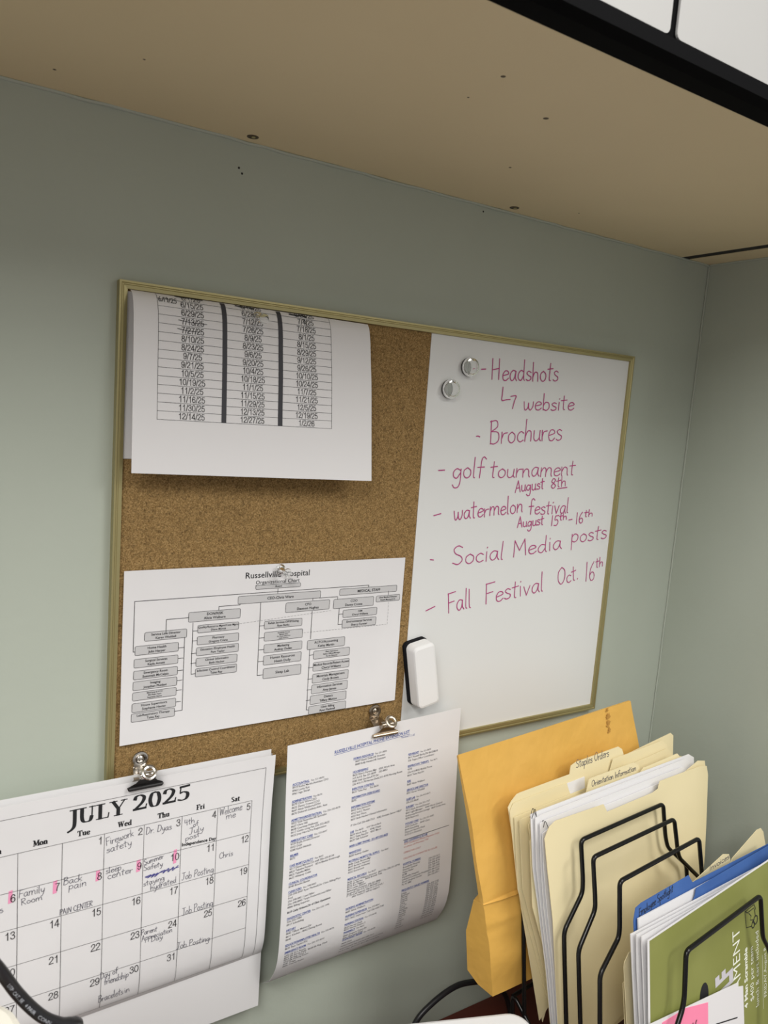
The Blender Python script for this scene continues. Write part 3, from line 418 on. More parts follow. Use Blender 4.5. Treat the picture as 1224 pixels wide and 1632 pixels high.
    def poly(s, S, out, off=.0003):
        tri = tessellate_polygon([[Vector((p[0], p[1], 0)) for p in out]])
        return s.decal(S, out, [tuple(t) for t in tri], off)
    def stroke(s, S, pts, w_, off=.0003, smooth=True, wf=None):
        P = catmull(pts, 6) if smooth and len(pts) > 2 else np.array(pts, float)
        if len(P) < 2: return s
        vs = []; fs = []; n = len(P)
        for i in range(n):
            d = P[min(i+1, n-1)]-P[max(i-1, 0)]; L = np.linalg.norm(d)
            d = d/L if L > 1e-12 else np.array([1., 0]); q = np.array([-d[1], d[0]])
            ww = wf(d) if wf else w_
            e = d*(w_*.4 if i == n-1 else -w_*.4 if i == 0 else 0)
            vs += [P[i]+q*ww/2+e, P[i]-q*ww/2+e]
        for i in range(n-1): fs.append((2*i, 2*i+1, 2*i+3, 2*i+2))
        return s.decal(S, vs, fs, off, True)
    def line(s, S, pts, w_, off=.0003, step=.02):
        Q = []
        for a, b_ in zip(pts, pts[1:]):
            a, b_ = np.array(a, float), np.array(b_, float); m_ = max(1, int(np.linalg.norm(b_-a)/step))
            P = [a+(b_-a)*k/m_ for k in range(m_+1)]
            s.stroke(S, P, w_, off, smooth=False)
        return s
    def build(s, name, m_, parent=None, smooth=False, label=None, cat=None, group=None, kind=None, bevel=0, origin=None):
        vs = np.array(s.v)+[0, 0, ZO]
        o_ = worldloc(parent) if parent else Vector(origin)+Vector((0, 0, ZO)) if origin is not None else Vector(((vs.min(0)+vs.max(0))/2))
        if not parent and origin is None: o_.z = vs[:, 2].min()
        me = bpy.data.meshes.new(name); me.from_pydata([tuple(v-np.array(o_)) for v in vs], [], s.f); me.validate()
        ob = bpy.data.objects.new(name, me); COL.objects.link(ob)
        if parent: ob.parent = parent
        else: ob.location = o_
        me.materials.append(MT[m_] if isinstance(m_, str) else m_)
        if smooth: me.polygons.foreach_set('use_smooth', [True]*len(me.polygons))
        if bevel:
            bm = bmesh.new(); bm.from_mesh(me); bmesh.ops.recalc_face_normals(bm, faces=bm.faces)
            bmesh.ops.bevel(bm, geom=bm.edges[:], offset=bevel, segments=3, profile=.5, affect='EDGES'); bm.to_mesh(me); bm.free()
        if smooth: me.set_sharp_from_angle(angle=math.radians(38))
        return tag(ob, label, cat, group, kind)

def pn(S, x, y):
    if isinstance(S, Flat): return S(x, y), S.N
    h = .0005; p = S(x, y); n_ = np.cross(S(x+h, y)-S(x-h, y), S(x, y+h)-S(x, y-h)); return p, n_/np.linalg.norm(n_)

# ---------------------------------------------------------------- lettering
GC = {}
def glyph(ch, bold=0.):
    k = (ch, bold)
    if k in GC: return GC[k]
    def mk(t):
        cu = bpy.data.curves.new('t', 'FONT'); cu.body = t; cu.size = 1; cu.resolution_u = 2; cu.offset = bold
        ob = bpy.data.objects.new('t', cu); COL.objects.link(ob)
        dg = bpy.context.evaluated_depsgraph_get(); me = bpy.data.meshes.new_from_object(ob.evaluated_get(dg))
        vs = [(v.co.x, v.co.y) for v in me.vertices]; fs = [tuple(p.vertices) for p in me.polygons]
        bpy.data.objects.remove(ob); bpy.data.curves.remove(cu); bpy.data.meshes.remove(me)
        return vs, fs
    def wid(t): vs = mk(t)[0]; return max(v[0] for v in vs)-min(v[0] for v in vs)
    vs, fs = mk(ch) if ch != ' ' else ([], [])
    GC[k] = (vs, fs, wid('|'+ch+'|')-wid('||')); return GC[k]
CAPH = max(v[1] for v in glyph('H')[0])
def layout(t, bold=0.):
    V = []; F = []; x = 0
    for ch in t:
        vs, fs, a = glyph(ch, bold); k = len(V)
        V += [(p[0]+x, p[1]) for p in vs]; F += [tuple(i+k for i in f) for f in fs]; x += a
    return V, F, x
def textwidth(t, cap, bold=0., sx=1.): return layout(t, bold)[2]*cap/CAPH*sx
def put(mb, S, t, x, y, cap, align='l', sx=1., bold=0., rot=0., width=None, off=.0003):
    V, F, W = layout(t, bold); k = cap/CAPH; kx = width/W if width else k*sx
    x0 = -W*kx*{'l': 0, 'c': .5, 'r': 1}[align]; c, s_ = math.cos(rot), math.sin(rot)
    P = [(x+(x0+a*kx)*c-b_*k*s_, y+(x0+a*kx)*s_+b_*k*c) for a, b_ in V]
    if P: mb.decal(S, P, F, off)
    return W*kx
def put2(mb, S, it, bold=0., off=.0003):         # (text, x0, y0, x1, y1, cap)
    t, x0, y0, x1, y1, h = it[:6]
    put(mb, S, t, x0, y0, h, bold=bold, rot=math.atan2(y1-y0, x1-x0), width=math.hypot(x1-x0, y1-y0), off=off)
def hand(mb, S, it, w_, off=.0003, wob=.03):
    t, x0, y0, x1, y1, h = it[:6]
    W = sum(HAND[c][0] for c in t); L = math.hypot(x1-x0, y1-y0); kx = L/W; a = math.atan2(y1-y0, x1-x0); c, s_ = math.cos(a), math.sin(a)
    x = 0
    for ch in t:
        adv, st = HAND[ch]; jy = random.uniform(-wob, wob); js = random.uniform(.95, 1.07); sl = random.uniform(-.02, .06)
        for pts in st:
            Q = [((x+p[0]+sl*p[1])*kx, (p[1]*js+jy)*h) for p in pts]
            mb.stroke(S, [(x0+q[0]*c-q[1]*s_, y0+q[0]*s_+q[1]*c) for q in Q], w_, off)
        x += adv
def serif(mb, S, t, x0, y0, x1, y1, h, thick=.17, thin=.055, off=.0003):
    W = sum(SERIF[c][0] for c in t); L = math.hypot(x1-x0, y1-y0); kx = L/W; a = math.atan2(y1-y0, x1-x0); c, s_ = math.cos(a), math.sin(a); x = 0
    for ch in t:
        adv, st = SERIF[ch]
        for kind, pts in st:
            P = [((x+p[0])*kx, p[1]*h) for p in pts]; P = [(x0+q[0]*c-q[1]*s_, y0+q[0]*s_+q[1]*c) for q in P]
            if kind == 'n': mb.stroke(S, P, thick*h*.2, off, wf=lambda d: h*(thin+(thick-thin)*abs(d[1])**1.3))
            else: mb.stroke(S, P, {'t': thin*1.15, 's': thin, 'b': thick*.62}[kind]*h, off, smooth=False)
        x += adv
def sans(mb, S, t, x, y, cap, align='l', sx=1., wt=.105, rot=0., off=.0004):
    W = (sum(SANS[c][0] for c in t)-.08)*cap*sx; x0 = -W*{'l': 0, 'c': .5, 'r': 1}[align]-.04*cap*sx; c, s_ = math.cos(rot), math.sin(rot); k = 0
    for ch in t:
        adv, st = SANS[ch]
        for pts in st:
            P = [(x0+(k+p[0])*cap*sx, p[1]*cap) for p in pts]; P = [(x+a*c-b_*s_, y+a*s_+b_*c) for a, b_ in P]
            mb.stroke(S, P, wt*cap, off, smooth=len(P) > 2)
        k += adv
def fillet(P, r, n=5):
    P = [np.array(p, float) for p in P]; out = [P[0]]
    for i in range(1, len(P)-1):
        a, b_ = P[i-1]-P[i], P[i+1]-P[i]; la, lb = np.linalg.norm(a), np.linalg.norm(b_); q = min(r, la*.45, lb*.45)
        A, B_ = P[i]+a/la*q, P[i]+b_/lb*q
        for k in range(n+1):
            t = k/n; out.append((1-t)**2*A+2*t*(1-t)*P[i]+t*t*B_)
    return out+[P[-1]]
def struct(name, mb, m_, **kw): return mb.build(name, m_, kind='structure', **kw)
# ================================================================ the room
struct('wall_back', MB().lohi((-1.6, 0, -1.5705), (.841, .1, 1.03)), 'wall')
struct('wall_right', MB().lohi((.741, -.36, -1.5705), (.841, 0, 1.03)), 'wall')
struct('floor', MB().lohi((-3.4, -3.6, -1.6205), (3.2, .1, -1.5705)), 'floor')
struct('ceiling', MB().lohi((-3.4, -3.6, 1.03), (3.2, .1, 1.08)), 'ceil')

# ---------------------------------------------------------------- overhead cabinet
cab = thing('overhead_cabinet', (.06, -.15, .13), 'cream-bottomed overhead cabinet with white doors and black edge rail above the board', 'cabinet')
b = MB().lohi((-1.5, -.304, .13), (.683, -.001, .146)); b.build('bottom_panel', 'cream', cab)
MB().lohi((.683, -.304, .1306), (.699, -.001, .146)).build('gap_strip', 'darkslot', cab, label='black gap strip in the cream bottom')
MB().lohi((.699, -.304, .13), (.7405, -.001, .146)).build('filler_strip', 'cream', cab)
MB().lohi((-1.5, -.304, .146), (.7405, -.001, .82)).build('cabinet_box', 'cream', cab)
# black rail: flat underside, then a sloping front lip
pr = [(-.304, .1302), (-.318, .1302), (-.325, .133), (-.3235, .1425), (-.304, .1425)]
vs = [(x, y, z) for x in (-1.5, .7405) for y, z in pr]
MB().add(vs, [(0, 1, 2, 3, 4), (9, 8, 7, 6, 5)]+[(i, (i+1) % 5, (i+1) % 5+5, i+5) for i in range(5)]).build('edge_rail', 'black', cab, label='black edge rail under the doors')
MB().lohi((-1.5, -.3207, .1425), (.7405, -.304, .82)).build('door_backing', 'black', cab)
for x0, x1 in ((-.52, .2376), (.2442, .735)):
    r = .004; out = []
    for (X, Z, a0) in ((x0+r, .1437+r, 180), (x1-r, .1437+r, 270), (x1-r, .8-r, 0), (x0+r, .8-r, 90)):
        for k in range(5):
            a = math.radians(a0+k*22.5); out.append((X+r*math.cos(a), Z+r*math.sin(a)))
    MB().prism(Flat((0, -.3225, 0)), out, .0015).build('door', 'door', cab)
for x, y in ((.1026, -.0154), (.3915, -.016)):
    sc = MB().lathe((x, y, .13), (0, 0, -1), [(0, .0002), (.0028, .0002), (.0032, .0004), (.0048, .0004), (.005, 0)], 20).build('screw_cover', 'screw', cab, label='small brown screw recess near the wall')
    MB().lathe((x+.0005, y-.0004, .1296), (0, 0, -1), [(0, .0006), (.0016, .0005), (.0018, 0)], 12).build('screw_head', 'gold', sc)
sp = MB()
for x, y, r in ((-.055, -.0407, .0013), (-.0095, -.1017, .001), (.1813, -.2408, .0018), (.2491, -.2094, .0022), (.3035, -.109, .0014), (.185, -.2, .0009), (.45, -.05, .001)):
    sp.lathe((x, y, .13), (0, 0, -1), [(0, .0002), (r*.6, .0002), (r, 0)], 8)
sp.build('scuff_mark', 'screw', cab)
# caulk bead where the cabinet meets the wall
cb_ = MB(); P = [(x, -.0008+random.uniform(-.0006, .0006), .1292+random.uniform(-.0005, .0005)) for x in np.linspace(-1.2, .739, 120)]
struct('trim_1', cb_.tube(P, .0016, 6), 'wall', smooth=True)
P = [(.7403+random.uniform(-.0006, .0006), y, .1292) for y in np.linspace(-.003, -.302, 40)]
struct('trim_2', MB().tube(P, .0014, 6), 'wall', smooth=True)
P = [(.7402+random.uniform(-.0004, .0004), -.0012, z) for z in np.linspace(.128, -.8, 60)]
struct('trim_3', MB().tube(P, .0011, 6), 'wall', smooth=True)
nh = MB()
for x, z in ((.0975, .1075), (.1005, .1035), (.3638, .1235)):
    nh.lathe((x, 0, z), (0, -1, 0), [(0, .0004), (.0007, .0003), (.0010, 0)], 10)
struct('trim_4', nh, 'darkslot')

# ---------------------------------------------------------------- desk
desk = thing('desk', (.1, -.36, -.8505), 'dark cherry desk running into the corner under the board', 'desk')
MB().lohi((-1.4, -.72, -.8505), (.739, -.001, -.8205)).build('desktop', 'desk', desk)
for x in (-1.38, .3, .715): MB().lohi((x, -.68, -1.5705), (x+.022, -.02, -.8505)).build('side_panel', 'desk', desk)

# ================================================================ cork and dry-erase board
W_, H_ = .6096, .4497
bd = thing('memo_board', (W_/2, -.003, -H_), 'gold-framed half cork, half dry-erase board with a magenta to-do list', 'board')
MB().lohi((.005, -.0055, -H_+.005), (.307, -.0005, -.005)).build('cork_panel', 'cork', bd)
wbp = MB().lohi((.307, -.0062, -H_+.005), (W_-.005, -.0005, -.005)).build('whiteboard_panel', 'wb', bd)
def rail(a, b_, inward, nm='frame_rail'):
    a, b_ = np.array(a, float), np.array(b_, float); d = (b_-a)/np.linalg.norm(b_-a); i_ = np.array(inward, float)
    prof = [(0, 0), (0, -.0090), (.0016, -.0090), (.0022, -.0082), (.0030, -.0082), (.0036, -.0088), (.0064, -.0084), (.0068, -.006), (.0068, 0)]
    A = [a+i_*p+d*p+np.array([0, q, 0]) for p, q in prof]; B_ = [b_+i_*p-d*p+np.array([0, q, 0]) for p, q in prof]; n_ = len(prof)
    MB().add(A+B_, [(k, (k+1) % n_, (k+1) % n_+n_, k+n_) for k in range(n_)]+[tuple(range(n_))[::-1], tuple(range(n_, 2*n_))]).build(nm, 'gold', bd)
rail((0, 0, 0), (W_, 0, 0), (0, 0, -1)); rail((W_, 0, 0), (W_, 0, -H_), (-1, 0, 0)); rail((W_, 0, -H_), (0, 0, -H_), (0, 0, 1)); rail((0, 0, -H_), (0, 0, 0), (1, 0, 0))
BS = SURF['board']
names = ['Headshots', 'arrow and website', 'Brochures', 'golf tournament', 'August 8th', 'watermelon festival', 'August 15th-16th', 'Social Media posts', 'Fall Festival Oct. 16th']
marks = [[0], [1], [2], [3], [4], [5], [6], [7], [8]]
for nm, ws, mk in zip(names, BOARD_WORDS, BOARD_MARKS):
    mb = MB()
    for it in ws: hand(mb, BS, it, .00110, off=.0001)
    for pl in mk: mb.stroke(BS, pl, .00115, .0001)
    mb.build('handwriting', 'marker', wbp, label='magenta handwriting reading '+nm)

# ---------------------------------------------------------------- magnets
for (x, z), lb in (((.3560, -.0362), 'clear round magnet on the whiteboard, the upper one beside the word Headshots'), ((.3332, -.0607), 'clear round magnet on the whiteboard, the lower one nearer the cork')):
    mg = thing('round_magnet', (x, -.0062, z), lb, 'magnet', 'clear round magnets on the whiteboard')
    MB().lathe((x, -.0063, z), (0, -1, 0), [(0, 0), (.0082, 0), (.0086, .0004), (.0086, .0022), (.0080, .0024), (0, .0024)], 32).build('magnet_disc', 'silverdisc', mg, smooth=False, label='pale magnet disc')
    MB().ring((x, -.0076, z), (0, 1, 0), .0088, .0008, 40, 8).build('magnet_rim', 'magnet', mg, smooth=True, label='dark magnet rim')
    MB().lathe((x, -.0090, z), (0, -1, 0), [(0, 0), (.0094, 0), (.0099, .0008), (.0099, .0040), (.0092, .0052), (.0074, .0056), (.0068, .0050), (0, .0050)], 40).build('clear_cap', 'glass', mg, smooth=True)

# ---------------------------------------------------------------- eraser
er = thing('whiteboard_eraser', (.322, -.0062, -.366), 'white block eraser with black felt, tilted on the whiteboard', 'eraser')
a = math.radians(11.0); ex = np.array([math.cos(a), 0, math.sin(a)]); ez = np.array([-math.sin(a), 0, math.cos(a)]); ey = np.array([0, 1., 0]); ec = np.array([.3215, 0, -.3625])
def rrect(mb, c, w2, h2, r, y0, y1, taper=0.):
    rings = []
    for (y, t) in ((y0, 0), (y0, 0), (y1+.0025, taper*.6), (y1+.0007, taper*.6+.0008), (y1, taper*.6+.003)):
        ring = []
        for sx, sz, a0 in ((1, 1, 0), (-1, 1, 90), (-1, -1, 180), (1, -1, 270)):
            for k in range(7):
                q = math.radians(a0+k*15); ring.append(c+ex*(sx*(w2-r)+(r-t)*math.cos(q))+ez*(sz*(h2-r)+(r-t)*math.sin(q))+ey*y)
        rings.append(ring)
    n_ = 28; vs = [p for r_ in rings for p in r_]; fs = [tuple(range(n_)), tuple((len(rings)-1)*n_+k for k in range(n_))[::-1]]
    for j in range(len(rings)-1): fs += [(j*n_+k, (j+1)*n_+k, (j+1)*n_+(k+1) % n_, j*n_+(k+1) % n_) for k in range(n_)]
    return mb.add(vs, fs)
rrect(MB(), ec, .0148, .0362, .006, -.0063, -.0130).build('felt_pad', 'felt', er)
rrect(MB(), ec, .0142, .0356, .006, -.0130, -.0275, .001).build('eraser_body', 'eraser', er)

# ---------------------------------------------------------------- clear push pins
def push_pin(x, z, yp, lb, tilt=(0, 0)):
    t = thing('push_pin', (x, yp, z), lb, 'push pin', 'clear push pins in the cork')
    ax = Vector((tilt[0], -1, tilt[1])).normalized()
    MB().tube([Vector((x, yp, z))-ax*.004, Vector((x, yp, z))+ax*.003], .0005, 8).build('needle', 'steel', t, smooth=True)
    MB().lathe((x, yp, z), ax, [(0, .0015), (.0052, .0015), (.0055, .0024), (.0050, .0034), (.0030, .0044), (.0025, .0080), (.0029, .0120), (.0042, .0136), (.0046, .0146), (.0042, .0154), (0, .0158)], 28).build('pin_head', 'glass', t, smooth=True)
push_pin(.1150, -.0160, -.0135, 'clear push pin through the folded date sheet', (.05, -.12))
push_pin(.1525, -.2425, -.0078, 'clear push pin above the hospital chart title', (.10, -.05))

# ================================================================ folded date sheet
S = SURF['schedule']
sh = thing('date_sheet', (.12, -.012, -.15), 'folded white sheet with three printed columns of dates pinned at the top', 'paper')
MB().sheet(S, .222, .1505, 12, 30).build('front_flap', 'paper2', sh, smooth=True)
bk = Hung(.0068, .222, [(-.0060, -.0080), (-.0058, -.04), (-.0062, -.143)], [(-.0060, -.0080), (-.0058, -.04), (-.0062, -.143)])
MB().sheet(bk, .222, .1345, 4, 8).build('back_flap', 'paper2', sh, smooth=True)
sy = lambda x, y: y+(x-.1)*.0165
ln = MB(); bar = MB(); cols = [MB(), MB(), MB()]
ROWS = [('6/1/25', '6/14/25', '6/20/25'), ('6/15/25', '6/28/25', '7/4/25'), ('6/29/25', '7/12/25', '7/18/25'), ('7/13/25', '7/26/25', '8/1/25'), ('7/27/25', '8/9/25', '8/15/25'), ('8/10/25', '8/23/25', '8/29/25'), ('8/24/25', '9/6/25', '9/12/25'), ('9/7/25', '9/20/25', '9/26/25'), ('9/21/25', '10/4/25', '10/10/25'), ('10/5/25', '10/18/25', '10/24/25'), ('10/19/25', '11/1/25', '11/7/25'), ('11/2/25', '11/15/25', '11/21/25'), ('11/16/25', '11/29/25', '12/5/25'), ('11/30/25', '12/13/25', '12/19/25'), ('12/14/25', '12/27/25', '1/2/26')]
y0 = -.0066; dy = -.00702
for k in range(15):
    y = y0+dy*k; ln.line(S, [(.0195, sy(.0195, y)), (.179, sy(.179, y))], .00028)
for x in (.0195, .179): ln.line(S, [(x, -.0008), (x, sy(x, y0+dy*14))], .00028, step=.004)
for x0, x1 in ((.0737, .0779), (.1255, .1298)):
    bar.rect(S, x0, -.0012, x1, sy(x0, y0+dy*14), .0004, 24)
for k, row in enumerate(ROWS):
    for tx, xc, t in zip(cols, (.0480, .1015, .1535), row):
        y = y0+dy*(k-1)+dy*.84
        sans(tx, S, t, xc, sy(xc, y), .0050, 'c', .96, .10, .0165)
sb = MB()
for x0, x1, yy in ((.036, .058, -.0012), (.088, .104, -.0022), (.139, .155, -.0024)):
    sb.stroke(S, [(x0, yy), (x0+.006, yy-.0006), (x0+.012, yy+.0002), (x1, yy-.0008)], .0018, .0005)
for x0, x1, r in ((.036, .060, 3), (.035, .054, 4)):
    y = sy(.047, y0+dy*(r-1)+dy*.48); sb.stroke(S, [(x0, y+.0004), ((x0+x1)/2, y-.0004), (x1, y)], .00045, .0005)
hand(sb, S, ('6/19/25', .0202, -.0108, .0355, -.0108, .0045), .0005, .0005)
sb.stroke(S, [(.150, -.0075), (.1525, -.0065), (.1545, -.0125), (.1565, -.0135)], .0005, .0005)
ln.build('printed_lines', 'ink', sh); bar.build('printed_bars', 'barink', sh, label='two dark grey dividing bars'); [q.build('date_column', 'ink', sh) for q in cols]; sb.build('pen_marks', 'ink', sh)

# ================================================================ organizational chart
S = SURF['chart']
sh = thing('chart_sheet', (.153, -.008, -.39), 'white sheet with a grey-boxed hospital organizational chart pinned to the cork', 'paper')
MB().sheet(S, .2848, .1548, 12, 12, rip=1).build('sheet', 'paper', sh, smooth=True)
bx = MB(); ln = MB(); tx = MB()
for x0, y0_, x1, y1_, ts in CHART_BOXES:
    y1c = max(y1_, -.1546); r = .0011; out = []
    for X, Y, a0 in ((x1-r, y0_-r, 0), (x0+r, y0_-r, 90), (x0+r, y1c+r, 180), (x1-r, y1c+r, 270)):
        for k in range(4): q = math.radians(a0+30*k); out.append((X+r*math.cos(q), Y+r*math.sin(q)))
    bx.poly(S, out, .0003); ln.stroke(S, out+[out[0]], .00030, .0005, smooth=False)
    n_ = len(ts); hh = y0_-y1_; cap = min(.0024, hh/n_*.52) if n_ > 1 else min(.0026, hh*.5)
    for k, t in enumerate(ts):
        yb = (y0_+y1_)/2+(n_/2-k-.5)*cap*1.62-cap*.5
        if yb < -.154: continue
        wd = textwidth(t, cap, .012); put(tx, S, t, (x0+x1)/2, yb, cap, 'c', bold=.012, width=min(wd, (x1-x0)*.98), off=.0005)
for pl in CHART_LINES:
    Q = [np.array(pl[0])]
    for p in pl[1:]:
        p = np.array(p); d = p-Q[-1]; Q.append(np.array([Q[-1][0], p[1]]) if abs(d[1]) > abs(d[0]) else np.array([p[0], Q[-1][1]]))
    ln.line(S, Q, .00045, .0004)
dl = MB()
for pl in CHART_DASH:
    for a_, b_ in zip(pl, pl[1:]):
        a_, b_ = np.array(a_), np.array(b_); L = np.linalg.norm(b_-a_); m_ = int(L/.0034)
        for k in range(m_): dl.stroke(S, [a_+(b_-a_)*(k/m_), a_+(b_-a_)*((k+.6)/m_)], .00022, .0004, smooth=False)
for it in CHART_TITLE: put2(tx, S, it, .004)
it = CHART_TITLE[1]; ln.line(S, [(it[1], it[2]-.001), (it[3], it[2]-.001)], .0003)
bx.build('printed_boxes', 'boxfill', sh, label='grey rounded boxes'); ln.build('printed_lines', 'ink', sh); dl.build('dashed_lines', 'greyink', sh); tx.build('printed_text', 'ink', sh)

# ================================================================ phone list
S = SURF['phone']
sh = thing('phone_list', (.268, -.028, -.66), 'white phone extension list in small blue and black type hanging from a clip', 'paper')
MB().sheet(S, .216, .279, 8, 60).build('sheet', 'paper', sh, smooth=True)
hd = MB(); tx = MB(); rd = MB(); rule = MB()
for it in PHONE_TITLE: serif_t = put2(hd, S, it, .02); hd.line(S, [(it[1], it[2]-.0012), (it[3], it[4]-.0012)], .0004)
for t_, xa, ya, xb, yb_, h_ in PHONE_SUB: put2(hd, S, (t_, xa, ya-.0022, xb, yb_-.0022, h_*.8))
for pl in PHONE_RULE: rule.line(S, [pl[0], (pl[-1][0], pl[0][1])], .0007)
for x, y, k, t in PHONE:
    cap = .0020; sx = 1.0
    if k == 'h':
        a_, _, c_ = t.partition('|')
        if '|' not in t and t[0] == ' ': pass
        w1 = put(hd, S, a_, x, y, cap*1.05, sx=.86, bold=.025); hd.line(S, [(x, y-.0006), (x+w1, y-.0006)], .00025, step=.03)
        if c_: put(tx, S, c_, x+w1+.001, y, cap*.92, sx=sx)
    elif k == 'r': put(rd, S, t, x, y, cap, sx=sx)
    elif k == 'B': put(tx, S, t, x, y, cap*1.05, sx=.86, bold=.03)
    else:
        a_, _, c_ = t.partition('|'); put(tx, S, a_, x, y, cap, sx=sx, bold=.006)
        if c_: put(tx, S, c_, x+.052, y, cap, 'r', sx=sx, bold=.006)
hd.build('blue_headings', 'blueink', sh, label='blue underlined headings'); tx.build('printed_text', 'greyink', sh); rd.build('red_text', 'redink', sh, label='faint red lines of type'); rule.build('printed_rule', 'greyink', sh)

# ================================================================ calendar
S = SURF['calendar']
def under(nm, lb, x0, x1, top, bot, y, bow=0., sag=0.):
    P = [(y, top), (y-bow, (top+bot)/2), (y+sag, bot)]
    s_ = Hung(x0, x1-x0, P, P); return MB().sheet(s_, x1-x0, s_.a.l[-1], 6, 12).build(nm, 'paper2', None, smooth=True, label=lb, cat='paper')
under('calendar_page', 'blank white page behind the July calendar, reaching lowest under it', -.127, .1530, -.4225, -.692, -.0145)
under('calendar_page', 'white page just behind the July calendar, showing above its top edge', -.129, .1500, -.4163, -.622, -.0180)
sh = thing('calendar_sheet', (.0125, -.023, -.638), 'July 2025 wall calendar page with handwritten notes and pink-marked dates', 'calendar')
MB().sheet(S, .279, .2262, 10, 96).build('sheet', 'paper', sh, smooth=True)
ln = MB(); num = MB(); dayn = MB(); ttl = MB(); blu = MB()
gx = [.2580-.0336*k for k in range(8)][::-1]; gy = [-.0428, -.0755, -.1081, -.1408, -.1738, -.2098]
for y in gy: ln.line(S, [(gx[0], y), (gx[7], y)], .00028, .00045)
for x in gx: ln.line(S, [(x, gy[0]), (x, gy[5])], .00028, .00045, .004)
ln.line(S, [(.0092, -.0113), (.2698, -.0113), (.2698, -.2113)], .00028, .00045, .004); ln.line(S, [(.0092, -.0113), (.0092, -.2113)], .00028, .00045, .004)
for k, d in enumerate(('Sun', 'Mon', 'Tue', 'Wed', 'Thu', 'Fri', 'Sat')):
    xc = (gx[k]+gx[k+1])/2; cap = .0049; W = sum(SERIF[c][0] for c in d)*cap*.98
    dayn = MB(); serif(dayn, S, d, xc-W/2, gy[0]+.0030, xc+W/2, gy[0]+.0030, cap, .24, .10); dayn.build('weekday_name', 'ink', sh)
for d in range(1, 32):
    i = (d+1) % 7; j = (d+1)//7
    sans(num, S, str(d), gx[i+1]-.0014, gy[j]-.0087, .0067, 'r', .92, .085, off=.0006)
for it in CAL_TITLE: serif(ttl, S, *it, thick=.225, thin=.065)
for it in CAL_NOTES:
    mb = MB(); hand(mb, S, it, .00038, .0005); mb.build('pen_note', 'penink', sh, label='handwritten note reading '+it[0] if len(it[0]) > 1 else None)
for pl in CAL_SCRIBBLE: blu.stroke(S, pl, .0006, .0006)
for it in CAL_BOLD: put2(num, S, it, .03)
for pl in CAL_PINK: MB().poly(S, pl, .00035).build('highlight_mark', 'pink', sh)
ln.build('printed_grid', 'ink', sh); num.build('printed_numbers', 'ink', sh); ttl.build('month_title', 'ink', sh, label='bold black JULY 2025 title')
blu.build('scribble', 'penblue', sh, label='blue ballpoint scribble')

# ================================================================ bulldog clips
def bulldog(c, yback, lb, jawmat, metal, wid, flip):
    c = np.array(c, float)                       # jaw centre on the paper's face
    t = thing('bulldog_clip', tuple(c), lb, 'clip', 'bulldog clips holding the hanging pages')
    P = lambda x, y, z: c+np.array([x, y, z])
    w2 = wid/2
    jaw = MB().tube([P(-w2, -.0022, 0), P(-w2+.001, -.0024, .0002), P(w2-.001, -.0024, .0002), P(w2, -.0022, 0)], [.0012, .0020, .0020, .0012], 12)
    def plate(mb, rows, th=.0007):                # rows: (half width, y, z)
        F = [P(s*h, y, z) for h, y, z in rows for s in (-1, 1)]; B_ = [p+np.array([0, th, 0]) for p in F]; k = len(F); n_ = len(rows); fs = []
        for i in range(n_-1): a = 2*i; fs += [(a, a+1, a+3, a+2), (a+k, a+2+k, a+3+k, a+1+k), (a, a+2, a+2+k, a+k), (a+1, a+1+k, a+3+k, a+3)]
        fs += [(0, k, k+1, 1), (k-2, k-1, 2*k-1, 2*k-2)]
        return mb.add(F+B_, fs)
    plate(jaw, [(w2, -.0022, 0), (w2*.98, -.0030, .0020), (w2*.62, -.0052, .0055), (w2*.40, -.0068, .0095)])
    jaw.build('front_jaw', jawmat, t, smooth=False)
    yb = yback-c[1]
    bj = MB().tube([P(-w2, .0012, 0), P(w2, .0012, 0)], .0012, 8)
    plate(bj, [(w2, .0012, 0), (w2*.6, .0022, .0055), (w2*.4, yb-.0012, .0095), (w2*.26, yb-.0010, .016)]); bj.build('back_jaw', metal, t)
    MB().tube([P(-w2*.42, -.0030, .0108), P(w2*.42, -.0030, .0108)], .0036, 14).build('spring', metal, t, smooth=True)
    h = MB(); plate(h, [(w2*.36, -.0068, .0095), (w2*.26, -.0085, .0120), (w2*.24, -.0098, .0138)])
    ax = Vector((0, .72, -.69)); h.ring(P(0, -.0118, .0175), ax, .0050, .0018, 28, 8, .7); h.build('front_handle', metal, t, smooth=False)
    h = MB(); plate(h, [(w2*.3, yb-.0012, .0095), (w2*.26, yb-.0012, .0130)]); h.ring(P(0, yb-.0015, .0165), (0, 1, 0), .0054, .0018, 30, 8, .7); h.build('back_handle', metal, t)
    n_ = P(0, yb-.0002, .0165)
    pin = thing('thumbtack', tuple(n_), 'round thumbtack through the back ring of '+('the calendar clip' if flip else 'the phone list clip'), 'thumbtack', 'thumbtacks through the clip rings')
    MB().tube([n_+[0, .004, 0], n_+[0, -.002, 0]], .0005, 8).build('needle', metal, pin)
    MB().lathe(tuple(n_+[0, -.001, 0]), (0, -1, 0), [(0, 0), (.0028, 0), (.0030, .0006), (.0020, .0014), (0, .0018)], 20).build('tack_head', metal, pin, smooth=True)
bulldog((.0290, -.0242, -.4245), -.0055, 'bulldog clip with shiny rings and black jaw holding the July calendar', 'clipblack', 'steel', .0300, True)
bulldog((.2722, -.0270, -.4178), -.0055, 'all-nickel bulldog clip holding the phone extension list', 'brass', 'brass', .0310, False)

